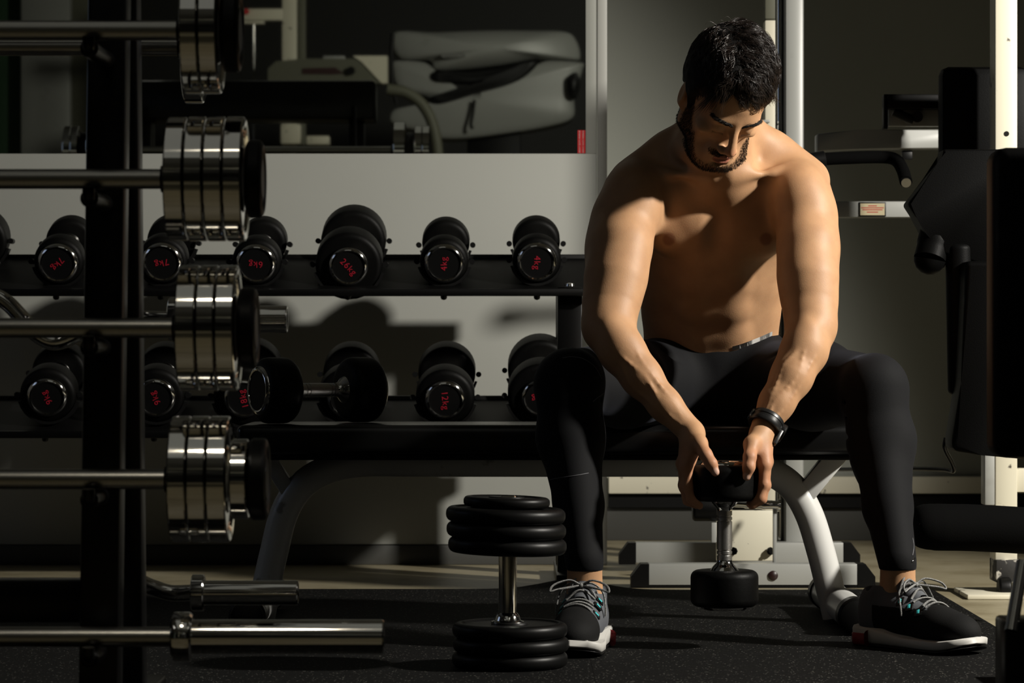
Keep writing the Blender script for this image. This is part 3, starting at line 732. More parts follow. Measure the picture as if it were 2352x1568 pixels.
m = MB(); m.prism([(PM(x, 0, D2).x, PM(0, y, D2).z) for x, y in ((700, 164), (775, 162), (795, 176), (770, 178), (700, 177))], .004, Matrix.Translation((0, 2*WALL_Y-D2+.181, 0)))
m.build('dark_lettering_strip', simple('maroon_print', (.03, .006, .006), .5), fr, 0, loc=fo)
MB().cyl(PM(811, 170, D2)+Vector((0, .17, 0)), PM(811, 170, D2)+Vector((0, .21, 0)), .022, 18).build('knob', 'plastic_black', fr, 40, loc=fo)
mb_('top_pad', (742, 128), (792, 142), D2, .10, 'white_paint', fr, fo)
m = MB(); m.tube(bez([PM(890, 205, 16.2), PM(930, 212, 16.2), PM(965, 235, 16.2), PM(990, 275, 16.2), PM(1003, 330, 16.2), PM(1008, 400, 16.2)], 8), .030, 16); m.build('curved_tube', 'olive', fr, 60, loc=fo)
# pillar and door at the far left of the mirror
pr_ = thing('pillar', 'white pillar with a dark green panel beside it, seen at the left of the mirror', 'pillar', (PM(88, 0, 18).x, 2*WALL_Y-18, 0))
pf = Vector((-PM(88, 0, 18).x, -(2*WALL_Y-18), 0))
mb_('shaft', (48, -120), (160, 1010), 18, .25, 'white_paint', pr_, pf, .01)
mb_('green_panel', (-60, -120), (47, 1010), 18.1, .10, 'green', pr_, pf, .005)
mb_('brown_panel', (161, -120), (215, 1010), 18.1, .10, 'olive', pr_, pf, .005)
# ------------------------------------------------------------------ implicit-surface modelling
class SDF:
    def __init__(s, lo, hi, h):
        s.lo = np.array(lo, np.float64); s.h = h
        s.n = np.ceil((np.array(hi)-s.lo)/h).astype(int)+1
        s.ax = [(s.lo[i]+h*np.arange(s.n[i])).astype(np.float32) for i in range(3)]
        s.f = np.full(tuple(s.n), .2, np.float32)
    def sl(s, lo, hi):
        a = np.maximum(np.floor((np.array(lo)-s.lo)/s.h).astype(int), 0)
        b = np.minimum(np.ceil((np.array(hi)-s.lo)/s.h).astype(int)+1, s.n)
        if (b <= a).any(): return None
        S = tuple(slice(a[i], b[i]) for i in range(3))
        return S, s.ax[0][S[0]][:, None, None], s.ax[1][S[1]][None, :, None], s.ax[2][S[2]][None, None, :]
    def comb(s, S, d, k, op):
        a = s.f[S]
        if op == 'sub': d = -d
        if op == 'add':
            if k > 0:
                hh = np.maximum(k-np.abs(a-d), 0)/k; s.f[S] = np.minimum(a, d)-hh*hh*k*.25
            else: s.f[S] = np.minimum(a, d)
        else:
            if k > 0:
                hh = np.maximum(k-np.abs(a-d), 0)/k; s.f[S] = np.maximum(a, d)+hh*hh*k*.25
            else: s.f[S] = np.maximum(a, d)
    def cone(s, a, b, r1, r2, k=.02, op='add'):
        a = np.array(a, np.float64); b = np.array(b, np.float64); rm = max(r1, r2)+k+.012
        q = s.sl(np.minimum(a, b)-rm, np.maximum(a, b)+rm)
        if q is None: return s
        S, x, y, z = q; d = (b-a); L2 = float(d @ d)+1e-12
        px, py, pz = x-np.float32(a[0]), y-np.float32(a[1]), z-np.float32(a[2])
        t = np.clip((px*np.float32(d[0])+py*np.float32(d[1])+pz*np.float32(d[2]))/np.float32(L2), 0, 1)
        dist = np.sqrt((px-t*np.float32(d[0]))**2+(py-t*np.float32(d[1]))**2+(pz-t*np.float32(d[2]))**2)-(np.float32(r1)+np.float32(r2-r1)*t)
        s.comb(S, dist, k, op); return s
    def chain(s, pts, rs, k=.015, op='add'):
        for i in range(len(pts)-1): s.cone(pts[i], pts[i+1], rs[i], rs[i+1], k, op)
        return s
    def ell(s, c, r, R=None, k=.02, op='add'):
        """R: 3x3, columns are the local axes in world space"""
        c = np.array(c, np.float64); r = np.array(r, np.float64); R = np.eye(3) if R is None else np.array(R)
        ext = np.sqrt(((R*r[None, :])**2).sum(1))+k+.012
        q = s.sl(c-ext, c+ext)
        if q is None: return s
        S, x, y, z = q
        px, py, pz = x-np.float32(c[0]), y-np.float32(c[1]), z-np.float32(c[2])
        k0 = 0; k1 = 0
        for i in range(3):
            l = px*np.float32(R[0, i])+py*np.float32(R[1, i])+pz*np.float32(R[2, i])
            k0 = k0+(l/np.float32(r[i]))**2; k1 = k1+(l/np.float32(r[i]**2))**2
        k0 = np.sqrt(k0); k1 = np.sqrt(k1)+1e-9
        s.comb(S, k0*(k0-1)/k1, k, op); return s
    def plane(s, p, nrm, k=0):
        """keeps the half space with (x-p).n < 0"""
        n = np.array(nrm, np.float64); n /= np.linalg.norm(n)
        x, y, z = s.ax[0][:, None, None], s.ax[1][None, :, None], s.ax[2][None, None, :]
        d = (x-np.float32(p[0]))*np.float32(n[0])+(y-np.float32(p[1]))*np.float32(n[1])+(z-np.float32(p[2]))*np.float32(n[2])
        s.f = np.maximum(s.f, d.astype(np.float32)); return s
    def mesh(s, smooth=1, f=None):
        """naive surface nets -> (verts, quads)"""
        f = s.f if f is None else f
        neg = f < 0
        c = np.zeros(tuple(np.array(f.shape)-1), np.uint8)
        nx, ny, nz = c.shape
        for i in (0, 1):
            for j in (0, 1):
                for l in (0, 1): c += neg[i:i+nx, j:j+ny, l:l+nz]
        act = (c > 0) & (c < 8)
        I = np.argwhere(act); N = len(I)
        idx = np.full(c.shape, -1, np.int32); idx[act] = np.arange(N, dtype=np.int32)
        acc = np.zeros((N, 3), np.float32); cnt = np.zeros(N, np.float32)
        corners = [(i, j, l) for i in (0, 1) for j in (0, 1) for l in (0, 1)]
        val = {q: f[I[:, 0]+q[0], I[:, 1]+q[1], I[:, 2]+q[2]] for q in corners}
        for q in corners:
            for ax in range(3):
                if q[ax]: continue
                p = list(q); p[ax] = 1; p = tuple(p)
                a, b = val[q], val[p]; m = (a < 0) != (b < 0)
                t = np.where(m, a/(a-b+1e-20), 0)
                pos = np.tile(np.array(q, np.float32), (N, 1)); pos[:, ax] += t
                acc[m] += pos[m]; cnt[m] += 1
        V = (I+acc/cnt[:, None])*s.h+s.lo
        Q = []
        for ax in range(3):
            o1, o2 = [(1, 2), (2, 0), (0, 1)][ax]
            sh = [slice(None)]*3; sh[ax] = slice(0, -1); a = neg[tuple(sh)]
            sh[ax] = slice(1, None); b = neg[tuple(sh)]
            for fl, m in ((0, a & ~b), (1, ~a & b)):
                E = np.argwhere(m)
                ok = (E[:, o1] > 0) & (E[:, o2] > 0) & (E[:, o1] < c.shape[o1]) & (E[:, o2] < c.shape[o2]); E = E[ok]
                def g(d1, d2):
                    e = E.copy(); e[:, o1] -= d1; e[:, o2] -= d2
                    return idx[e[:, 0], e[:, 1], e[:, 2]]
                q = np.stack([g(1, 1), g(0, 1), g(0, 0), g(1, 0)], 1)
                if fl: q = q[:, ::-1]
                Q.append(q)
        Q = np.concatenate(Q); Q = Q[(Q >= 0).all(1)]
        for _ in range(smooth):
            e = np.concatenate([Q[:, [0, 1]], Q[:, [1, 2]], Q[:, [2, 3]], Q[:, [3, 0]]])
            a = np.zeros_like(V); n = np.zeros(len(V))
            for d in range(3): a[:, d] = np.bincount(e[:, 0], V[e[:, 1], d], len(V))+np.bincount(e[:, 1], V[e[:, 0], d], len(V))
            n = np.bincount(e[:, 0], minlength=len(V))+np.bincount(e[:, 1], minlength=len(V))
            V = .5*V+.5*a/np.maximum(n, 1)[:, None]
        return V, Q
def np_mesh(name, V, Q, col=None):
    me = bpy.data.meshes.new(name)
    me.vertices.add(len(V)); me.vertices.foreach_set('co', np.asarray(V, np.float32).ravel())
    me.loops.add(Q.size); me.loops.foreach_set('vertex_index', Q.astype(np.int32).ravel())
    me.polygons.add(len(Q)); me.polygons.foreach_set('loop_start', np.arange(0, Q.size, Q.shape[1], dtype=np.int32))
    me.polygons.foreach_set('use_smooth', np.ones(len(Q), bool))
    me.update(calc_edges=True); me.validate()
    if col is not None:
        at = me.color_attributes.new('tint', 'FLOAT_COLOR', 'POINT')
        at.data.foreach_set('color', np.concatenate([col, np.ones((len(col), 1))], 1).astype(np.float32).ravel())
    return me
def W(px, py, D):
    v = P(px, py, D); return np.array((v.x, v.y, v.z))
def rotm(ax, deg):
    return np.array(Matrix.Rotation(math.radians(deg), 3, ax))

# ------------------------------------------------------------------ the man
# joints; the picture's left is his right side
HIP_R, HIP_L = W(1548, 878, 6.40), W(1738, 878, 6.40)
KN_R, KN_L = W(1308, 878, 6.00), W(2008, 890, 6.03)
AN_R, AN_L = W(1343, 1338, 5.86), W(2062, 1338, 5.88)
def legs(s, g=0.0):
    c = (HIP_R+HIP_L)/2
    s.ell(c+np.array((0, .02, .01)), (.165+g, .115+g, .10+g), None, .03)
    s.ell(c+np.array((-.002, -.012, .075)), (.134+g, .088+g, .075+g), rotm('X', 20), .03)
    for H, K, A, sg in ((HIP_R, KN_R, AN_R, -1), (HIP_L, KN_L, AN_L, 1)):
        m = H*.5+K*.5
        s.cone(H, m+np.array((0, 0, -.002)), .092+g, .084+g, .03)
        s.cone(m+np.array((0, 0, -.002)), K+np.array((0, .03, -.004)), .084+g, .066+g, .03)
        s.ell(m+np.array((sg*.01, 0, .022)), (.06+g, .15+g, .06+g), rotm('Z', -sg*30), .03)
        s.ell(K+np.array((0, -.008, .004)), (.060+g, .056+g, .060+g), None, .025)       # knee
        s.ell(K+np.array((0, -.022, -.045)), (.046+g, .036+g, .045+g), None, .025)
        d = A-K
        c1 = K+d*.28+np.array((sg*.006, .028, 0)); c2 = K+d*.62+np.array((0, .016, 0))
        s.cone(K+np.array((0, .006, -.02)), c1, .058+g, .061+g, .025)
        s.cone(c1, c2, .061+g, .044+g, .025)
        s.ell(c1+np.array((-sg*.016, .012, -.01)), (.042+g, .046+g, .095+g), None, .02)
        s.cone(c2, A+np.array((0, 0, .03)), .044+g, .033+g, .02)
        s.cone(K+np.array((0, -.012, -.06)), A+np.array((0, -.010, .05)), .036+g, .026+g, .02)
    return s
NAILS = []
def build_upper():
    s = SDF((.10, 5.765, .255), (.70, 6.56, 1.245), .0026)
    u = np.array((0, -.55, .835)); fdir = np.array((0, -.835, -.55))
    TR = np.stack([np.array((1, 0, 0)), -fdir, u], 1)            # torso axes: right, back, up
    ctr = lambda px, py, D: W(px, py, D)
    # --- trunk
    s.ell(ctr(1633, 840, 6.41), (.135, .095, .10), TR, .03)
    s.ell(ctr(1630, 745, 6.365), (.122, .082, .105), TR, .04)      # waist
    s.ell(ctr(1636, 610, 6.305), (.140, .108, .150), TR, .05)      # rib cage
    s.ell(ctr(1648, 500, 6.245), (.158, .108, .11), TR, .05)
    s.cone(ctr(1490, 432, 6.205), ctr(1815, 430, 6.205), .068, .068, .05)
    for sx in (-1, 1):                                            # lats and flank
        s.cone(ctr(1648+sx*118, 520, 6.27), ctr(1634+sx*104, 700, 6.37), .062, .040, .04)
        s.cone(ctr(1634+sx*102, 660, 6.33), ctr(1634+sx*96, 800, 6.40), .042, .050, .035)
    # abdominal wall: rectus columns with tendon lines
    for sx in (-1, 1):
        for (py, D) in ((590, 6.180), (650, 6.214), (708, 6.248), (765, 6.292)):
            s.ell(ctr(1640+sx*36, py, D+.014), (.030, .018, .028), TR, .03)
    # pectorals
    for sx in (-1, 1):
        s.ell(ctr(1650+sx*92, 470, 6.168), (.090, .040, .070), TR @ rotm('Y', sx*12), .045)
        s.ell(ctr(1650+sx*78, 525, 6.168), (.070, .034, .050), TR @ rotm('Y', sx*10), .035)
        s.cone(ctr(1650+sx*60, 425, 6.146), ctr(1650+sx*185, 440, 6.140), .026, .034, .035)
        s.cone(ctr(1650+sx*110, 540, 6.172), ctr(1650+sx*185, 470, 6.135), .026, .030, .03)
    s.cone(ctr(1652, 445, 6.080), ctr(1646, 560, 6.134), .010, .010, .03, 'sub')     # sternum furrow
    # collar bones, hollows and trapezius
    for sx in (-1, 1):
        s.cone(ctr(1655+sx*22, 402, 6.075), ctr(1655+sx*115, 396, 6.105), .0105, .009, .016)
        s.cone(ctr(1655+sx*115, 396, 6.105), ctr(1655+sx*186, 398, 6.150), .009, .012, .016)
        s.cone(ctr(1655+sx*42, 300, 6.16), ctr(1655+sx*118, 355, 6.20), .046, .042, .035)
        s.cone(ctr(1655+sx*118, 358, 6.20), ctr(1655+sx*205, 412, 6.19), .044, .038, .03)
        s.ell(ctr(1655+sx*92, 374, 6.098), (.030, .018, .012), TR, .018, 'sub')
    s.cone(ctr(1655, 395, 6.13), ctr(1660, 290, 6.08), .064, .058, .03)              # neck
    s.cone(ctr(1655, 360, 6.20), ctr(1660, 215, 6.10), .060, .056, .04)              # nape
    # --- arms (picture left, picture right)
    # picture left
    s.ell(ctr(1447, 452, 6.140), (.058, .066, .070), rotm('Y', 14), .03)
    s.ell(ctr(1458, 478, 6.095), (.046, .040, .070), rotm('Y', 10), .04)
    A0 = [ctr(1436, 500, 6.11), ctr(1425, 565, 6.07), ctr(1412, 640, 6.035), ctr(1402, 705, 6.01), ctr(1398, 752, 5.985)]
    s.chain(A0, [.057, .0570, .0545, .049, .043], .03)
    s.ell(ctr(1430, 610, 6.035), (.036, .034, .085), rotm('Y', 6) @ rotm('X', -22), .04)      # biceps
    s.ell(ctr(1385, 560, 6.115), (.030, .036, .080), rotm('Y', 6) @ rotm('X', -22), .04)      # triceps
    s.ell(ctr(1372, 742, 5.99), (.022, .026, .03), None, .02)                              # elbow
    F0 = [ctr(1400, 758, 5.978), ctr(1428, 806, 5.952), ctr(1474, 866, 5.932), ctr(1528, 930, 5.912), ctr(1572, 980, 5.902)]
    s.cone(F0[0], F0[1], .043, .0425, .035); s.chain(F0[1:], [.0425, .0375, .030, .0235], .018)
    s.ell(ctr(1432, 800, 5.937), (.024, .020, .055), rotm('Y', -34), .03)                # brachioradialis
    s.cone(ctr(1540, 938, 5.905), ctr(1586, 985, 5.892), .022, .0215, .012)
    # picture right
    s.ell(ctr(1845, 452, 6.135), (.058, .066, .070), rotm('Y', -16), .03)
    s.ell(ctr(1838, 482, 6.090), (.046, .040, .070), rotm('Y', -8), .04)
    A1 = [ctr(1854, 500, 6.105), ctr(1856, 565, 6.065), ctr(1858, 640, 6.03), ctr(1861, 700, 6.015), ctr(1862, 748, 5.99)]
    s.chain(A1, [.0545, .0530, .0520, .0475, .042], .03)
    s.ell(ctr(1842, 610, 6.035), (.034, .032, .085), rotm('X', -22), .04)
    s.ell(ctr(1886, 575, 6.10), (.026, .036, .085), rotm('X', -22), .04)
    s.ell(ctr(1886, 752, 5.995), (.020, .026, .030), None, .02)
    F1 = [ctr(1862, 752, 5.985), ctr(1848, 806, 5.955), ctr(1818, 866, 5.925), ctr(1784, 925, 5.905), ctr(1758, 975, 5.890)]
    s.cone(F1[0], F1[1], .0415, .0435, .035); s.chain(F1[1:], [.0435, .039, .0325, .0265], .018)
    s.ell(ctr(1836, 805, 5.937), (.024, .020, .055), rotm('Y', 22), .03)
    # veins
    def vein(pts, r=.0024):
        s.chain([ctr(*p) for p in bezn(pts)], [r]*len(bezn(pts)), .006)
    def bezn(pts, n=4):
        return [tuple(v) for v in bez([Vector(p) for p in pts], n)]
    for ch, off in ((F0, -1), (F1, 1)):
        C = [np.array(c) for c in ch]
        rr = [.044, .0435, .0375, .030, .0245] if off < 0 else [.0425, .0445, .039, .0325, .0275]
        for seq in (((0, -.2), (.3, .15), (.55, -.1), (.8, .25), (1, .1)), ((.1, .55), (.35, .45), (.5, .75), (.75, .55), (.95, .5)), ((.3, .15), (.42, .5), (.5, .75)), ((.2, -.6), (.45, -.45), (.7, -.5), (.95, -.25))):
            pts = []; 
            for t_, a_ in seq:
                x_ = t_*4; i = min(int(x_), 3); fr_ = x_-i
                c_ = C[i]*(1-fr_)+C[i+1]*fr_; r_ = rr[i]*(1-fr_)+rr[i+1]*fr_
                ax = C[i+1]-C[i]; ax /= np.linalg.norm(ax)
                fw = np.array((0, -1, 0)); fw = fw-ax*(fw @ ax); fw /= np.linalg.norm(fw)
                sd = np.cross(ax, fw)
                pts.append(Vector(c_+(fw*math.cos(a_)+sd*math.sin(a_))*(r_+.0002)))
            q = [np.array(v) for v in bez(pts, 5)]
            s.chain(q, [.0022]*len(q), .005)
    # --- hands on the dumbbell head
    hx, hy = HD.x, HD.y
    def hand(sg, wrist, mcp_z, thumb):
        ys = [-.034, -.012, .011, .031]; ln = [1.0, 1.06, 1.0, .84]
        w = np.array(wrist)
        for i, (dy, l) in enumerate(zip(ys, ln)):
            xo = hx+sg*(.0655+.0115-(abs(dy)**2)/.0655*.35)
            mcp = np.array((xo+sg*.003, hy+dy*.95, mcp_z-(.004 if i in (0, 3) else 0)))
            wk = w+np.array((0, (i-1.5)*.009, -.006))
            s.cone(wk, mcp, .0165, .0118, .014)
            pip = np.array((xo+sg*.0015, hy+dy, mcp_z-.041*l))
            dip = np.array((xo-sg*.004, hy+dy, mcp_z-.066*l))
            bz = .3635-.0702-.0085
            dip[2] = max(dip[2], bz+.002)
            tip = np.array((xo-sg*.021, hy+dy*.9, bz+.0005))
            s.chain([mcp, pip, dip, tip], [.0108, .0094, .0086, .0074], .005)
            s.ell(mcp+np.array((sg*.004, 0, .002)), (.009, .0085, .010), None, .008)
            s.ell(pip+np.array((sg*.003, 0, 0)), (.0078, .0088, .009), None, .006)
        T = [np.array(p) for p in thumb]
        s.cone(w+np.array((-sg*.003, -.008, -.002)), T[0], .0175, .0155, .016)
        s.chain(T, [.0148, .0116, .0106, .0084], .009)
        s.ell(T[2]+np.array((0, -.003, 0)), (.0098, .0085, .0085), None, .006)
        d_ = T[3]-T[2]; d_ /= np.linalg.norm(d_); n_ = np.array((-sg*.25, -1, 0)); n_ = n_-d_*(n_ @ d_); n_ /= np.linalg.norm(n_)
        c_ = T[3]+n_*.0072-d_*.001
        s.ell(c_, (.0062, .0022, .0085), np.stack([np.cross(n_, d_), n_, d_], 1), .0008); NAILS.append(c_)
        s.cone(w+np.array((sg*.002, -.005, -.012)), np.array((hx+sg*.071, hy-.020, mcp_z+.012)), .017, .014, .014)
    hand(-1, ctr(1590, 992, 5.893), ctr(0, 1066, 5.87)[2], [ctr(1606, 1018, 5.845), ctr(1621, 1044, 5.812), ctr(1633, 1064, 5.803), ctr(1643, 1084, 5.802)])
    hand(1, ctr(1749, 992, 5.880), ctr(0, 1062, 5.87)[2], [ctr(1727, 1020, 5.838), ctr(1722, 1050, 5.812), ctr(1720, 1072, 5.806), ctr(1715, 1094, 5.809)])
    # thumb nails
    # --- head
    HR = rotm('Z', 23) @ rotm('Y', 3) @ rotm('X', 47)
    HC = ctr(1658, 227, 6.02)
    T = lambda x, y, z: HC+HR @ np.array((x, y, z))
    def he(c, r, k=.012, op='add', R=None): s.ell(T(*c), r, HR if R is None else HR @ R, k, op)
    def hc(a, b, r1, r2, k=.01, op='add'): s.cone(T(*a), T(*b), r1, r2, k, op)
    he((0, .016, .045), (.076, .097, .088), .02)
    he((0, -.026, .030), (.066, .064, .066), .025)                              # forehead
    he((0, -.036, -.020), (.060, .050, .060), .02)
    he((0, -.040, -.055), (.050, .044, .050), .02)
    for sx in (-1, 1):
        hc((sx*.056, .004, -.020), (sx*.052, -.002, -.058), .020, .017, .02)
        hc((sx*.052, -.002, -.058), (sx*.016, -.074, -.100), .016, .014, .02)
        he((sx*.044, -.062, -.022), (.020, .018, .014), .018)                 # cheek bone
        he((sx*.027, -.079, .017), (.024, .011, .009), .020)                   # brow
        he((sx*.030, -.101, -.004), (.017, .014, .0105), .014, 'sub')           # socket
        he((sx*.030, -.0745, -.004), (.0155, .0145, .0135), .006)              # lid over the eye
        hc((sx*.018, -.0870, -.0125), (sx*.042, -.0815, -.0115), .0012, .0010, .003)           # lid edge
        he((sx*.044, -.078, -.052), (.012, .010, .018), .02, 'sub')            # hollow cheek
        he((sx*.0125, -.101, -.045), (.0080, .010, .0075), .005)               # nostril wing
        he((sx*.006, -.108, -.0515), (.0035, .0045, .003), .002, 'sub')
        R_ = rotm('Z', sx*18)
        he((sx*.0765, .016, -.006), (.0085, .019, .030), .006, 'add', R_)       # ear
        he((sx*.087, .012, -.004), (.006, .010, .018), .003, 'sub', R_)
        he((sx*.0725, .006, -.030), (.006, .008, .009), .005)
    he((0, -.070, -.097), (.025, .019, .017), .016)                            # chin
    he((0, -.078, -.068), (.030, .018, .026), .016)                            # muzzle
    hc((0, -.084, .014), (0, -.110, -.030), .0085, .0088, .010)
    he((0, -.1115, -.039), (.0105, .0115, .0095), .006)
    he((0, -.0945, -.0665), (.021, .0075, .0058), .004)                         # lips
    he((0, -.0930, -.0785), (.018, .008, .0062), .004)
    hc((-.019, -.0975, -.0725), (.019, -.0975, -.0725), .0014, .0014, .004, 'sub')
    he((0, -.090, -.089), (.016, .006, .005), .006, 'sub')
    hc((-.02, -.050, -.098), (-.008, .02, -.15), .020, .028, .03)
    hc((.02, -.050, -.098), (.008, .02, -.15), .020, .028, .03)
    return s, HC, HR
def skin_mat():
    m, nt, b = new_mat('skin')
    at = nt.nodes.new('ShaderNodeAttribute'); at.attribute_name = 'tint'
    tc, n = add_noise_bump(nt, b, 420, .22, .0008, 5)
    n2 = nt.nodes.new('ShaderNodeTexNoise'); n2.inputs['Scale'].default_value = 26; n2.inputs['Detail'].default_value = 6
    nt.links.new(tc.outputs['Object'], n2.inputs['Vector'])
    r = ramp(nt, n2.outputs['Fac'], [(.3, (.90, .86, .84)), (.7, (1.06, 1.04, 1.02))])
    mx = nt.nodes.new('ShaderNodeMix'); mx.data_type = 'RGBA'; mx.blend_type = 'MULTIPLY'; mx.inputs['Factor'].default_value = 1
    nt.links.new(at.outputs['Color'], mx.inputs['A']); nt.links.new(r.outputs['Color'], mx.inputs['B'])
    nt.links.new(mx.outputs['Result'], b.inputs['Base Color'])
    b.inputs['Roughness'].default_value = .54; b.inputs['Specular IOR Level'].default_value = .35
    b.inputs['Subsurface Weight'].default_value = .12; b.inputs['Subsurface Radius'].default_value = (.010, .004, .002)
    b.inputs['Subsurface Scale'].default_value = 1.0
    return m
M['skin'] = skin_mat()
def fabric_mat(name, col, scale=1400):
    m, nt, b = new_mat(name)
    add_noise_bump(nt, b, scale, .5, .0006, 2)
    b.inputs['Base Color'].default_value = (*col, 1); b.inputs['Roughness'].default_value = .8
    b.inputs['Specular IOR Level'].default_value = .2
    b.inputs['Sheen Weight'].default_value = .06; b.inputs['Sheen Roughness'].default_value = .4
    b.inputs['Sheen Tint'].default_value = (.55, .6, .8, 1)
    return m
M['legging'] = fabric_mat('black_stretch_fabric', (.0032, .0033, .0040))
M['seam'] = simple('grey_stitching', (.12, .12, .13), .7)
M['white_elastic'] = simple('white_elastic', (.75, .74, .72), .7)
M['hair'] = simple('dark_brown_hair', (.020, .0125, .009), .32, 0, None, .9)
M['beard'] = simple('dark_beard_hair', (.010, .007, .005), .55, 0, None, .25)
M['hair_base'] = simple('hair_base', (.004, .003, .0025), .7, 0, (500, .6, .002), .2)
M['knit_black'] = fabric_mat('black_knit', (.004, .004, .004), 700)
M['knit_black'].node_tree.nodes['Principled BSDF'].inputs['Sheen Weight'].default_value = 0
M['knit_grey'] = fabric_mat('grey_knit', (.10, .105, .115), 700)
M['sole_white'] = simple('white_foam_sole', (.50, .49, .46), .5)
M['sole_grey'] = simple('grey_foam_sole', (.28, .28, .27), .5)
M['sole_red'] = simple('red_rubber', (.22, .006, .01), .5)
M['lace'] = simple('grey_flecked_lace', (.30, .30, .29), .8, 0, None, .3, (900, .45, .6, (.05, .05, .05)))
M['teal'] = simple('teal_accent', (.05, .55, .58), .5)
M['watch'] = simple('black_watch_rubber', (.010, .010, .010), .35, 0, (200, .2, .0006), .5)

man = thing('person', 'seated shirtless man in black leggings looking down at a dumbbell in his hands', 'person', (.42, 6.40, .0))
mo = Vector((-.42, -6.40, 0))
s_up, HC, HR = build_upper()
Vb, Qb = s_up.mesh(2)
sl = SDF((0, 5.72, .055), (.88, 6.66, .72), .0045); legs(sl, -.009)
for A, sg, dx, dy in ((AN_R, -1, -.02, -.10), (AN_L, 1, .075, -.07)):
    sl.chain([A+np.array((0, 0, .03)), A+np.array((0, .004, -.03))], [.0335, .036], .015)
Vl, Ql = sl.mesh(2)
V = np.concatenate([Vb, Vl]); Q = np.concatenate([Qb, Ql+len(Vb)])
loc_h = (V-HC) @ HR                                   # head-local coordinates
tint = np.tile(np.array((.50, .290, .156)), (len(V), 1))
def blend(mask, col):
    global tint
    w = np.clip(mask, 0, 1)[:, None]; tint = tint*(1-w)+np.array(col)*w
def bump(c, r, P_): return 1-np.linalg.norm((P_-np.array(c))/np.array(r), axis=1)
x, y, z = loc_h.T
head = (np.linalg.norm(loc_h-np.array((0, -.02, 0)), axis=1) < .19)
jawz = -.072-.014*np.clip((.03-y)/.10, 0, 1)+.040*np.clip((np.abs(x)-.040)/.014, 0, 1)*np.clip((y+.080)/.03, 0, 1)+.050*np.clip((np.abs(x)-.056)/.010, 0, 1)*np.clip((y+.045)/.02, 0, 1)   # beard line, rises to the sideburns
beard_w = np.clip((jawz-z)/.022, 0, 1)*np.clip((.024-y)/.015, 0, 1)*np.clip((z+.125)/.015, 0, 1)*(np.abs(x) < .072)*(np.linalg.norm(loc_h-np.array((0, -.03, -.03)), axis=1) < .104)
mous = np.clip(bump((0, -.100, -.0590), (.042, .035, .0100), loc_h)*3, 0, 1)*head
lipm = np.clip(bump((0, -.098, -.0725), (.023, .02, .0125), loc_h)*4, 0, 1)*head
chin_gap = np.clip(bump((.012, -.09, -.090), (.012, .03, .006), loc_h)*3, 0, 1)
beard_w = np.maximum(beard_w*(1-lipm), mous*(1-lipm))
blend(beard_w*.6, (.07, .045, .030)); blend(lipm*.8, (.36, .11, .085))
nose = np.clip(bump((0, -.112, -.038), (.016, .02, .016), loc_h)*2, 0, 1)*head; blend(nose*.35, (.55, .20, .13))
for sx in (-1, 1):
    c = W(1650+sx*112, 548, 6.11); m_ = np.clip((1-np.linalg.norm((V-c)[:, [0, 2]], axis=1)/.015)*3, 0, 1)*(V[:, 1] < 6.25); blend(m_*.7, (.22, .085, .05))
hz = (V[:, 2] < .44) & (V[:, 2] > .27) & (np.abs(V[:, 1]-5.87) < .12) & (np.abs(V[:, 0]-HD.x) < .13)
blend(hz*.35*np.clip((.42-V[:, 2])/.03, 0, 1), (.50, .20, .13))
for c in NAILS: blend(np.clip((1-np.linalg.norm(V-c, axis=1)/.0085)*4, 0, 1)*.8, (.62, .42, .34))
body = link('body', np_mesh('body', V, Q, tint), 'skin', man); body.location = mo

class Ray:
    """first hit of the picture ray through a field"""
    def __init__(s, sdfs): s.s = sdfs
    def val(s, p):
        v = 1.0
        for g in s.s:
            q = (np.array(p)-g.lo)/g.h; i = np.floor(q).astype(int)
            if (i < 0).any() or (i >= g.n-1).any(): continue
            t = q-i; a = 0
            for dx in (0, 1):
                for dy in (0, 1):
                    for dz in (0, 1):
                        a += g.f[i[0]+dx, i[1]+dy, i[2]+dz]*(t[0] if dx else 1-t[0])*(t[1] if dy else 1-t[1])*(t[2] if dz else 1-t[2])
            v = min(v, a)
        return v
    def hit(s, px, py, d0=5.6, d1=6.6, st=.002, lift=0.0):
        D = d0; pv = s.val(W(px, py, D))
        while D < d1:
            D += st; v = s.val(W(px, py, D))
            if v < 0:
                D -= st*(-v)/(pv-v+1e-9); return W(px, py, D-lift)
            pv = v
        return None
# ------------------------------------------------------------------ leggings
sg_ = SDF((0, 5.72, .10), (.88, 6.66, .72), .0036); legs(sg_, .0022)
rngw = random.Random(3)
for K, A, sg in ((KN_R, AN_R, -1), (KN_L, AN_L, 1)):
    for k in range(7):                                       # gathers behind and below the knee
        zz = K[2]-.03-.035*k+rngw.uniform(-.006, .006); cx = K[0]-sg*.058; cy = K[1]+.01
        sg_.cone((cx, cy-.03, zz), (cx+sg*.02, cy+.05, zz+rngw.uniform(-.02, .02)), .004, .002, .008, 'sub')
for k in range(8):                                           # folds fanning out from the crotch
    a = math.radians(-80+160*k/7); c = W(1640, 830, 6.27)
    sg_.cone(c+np.array((.03*math.sin(a), 0, .02*math.cos(a)-.01)), c+np.array((.13*math.sin(a), -.05*abs(math.sin(a)), .02*math.cos(a)+.012)), .004, .002, .010, 'sub')
sg_.plane((0, 0, .160), (0, 0, -1))
Vg, Qg = sg_.mesh(1)
leg_o = link('leggings', np_mesh('leggings', Vg, Qg), 'legging', man); leg_o.location = mo
leg_o['label'] = 'black stretch leggings with pale stitching'
RL = Ray([sg_]); RA = Ray([sg_, s_up])
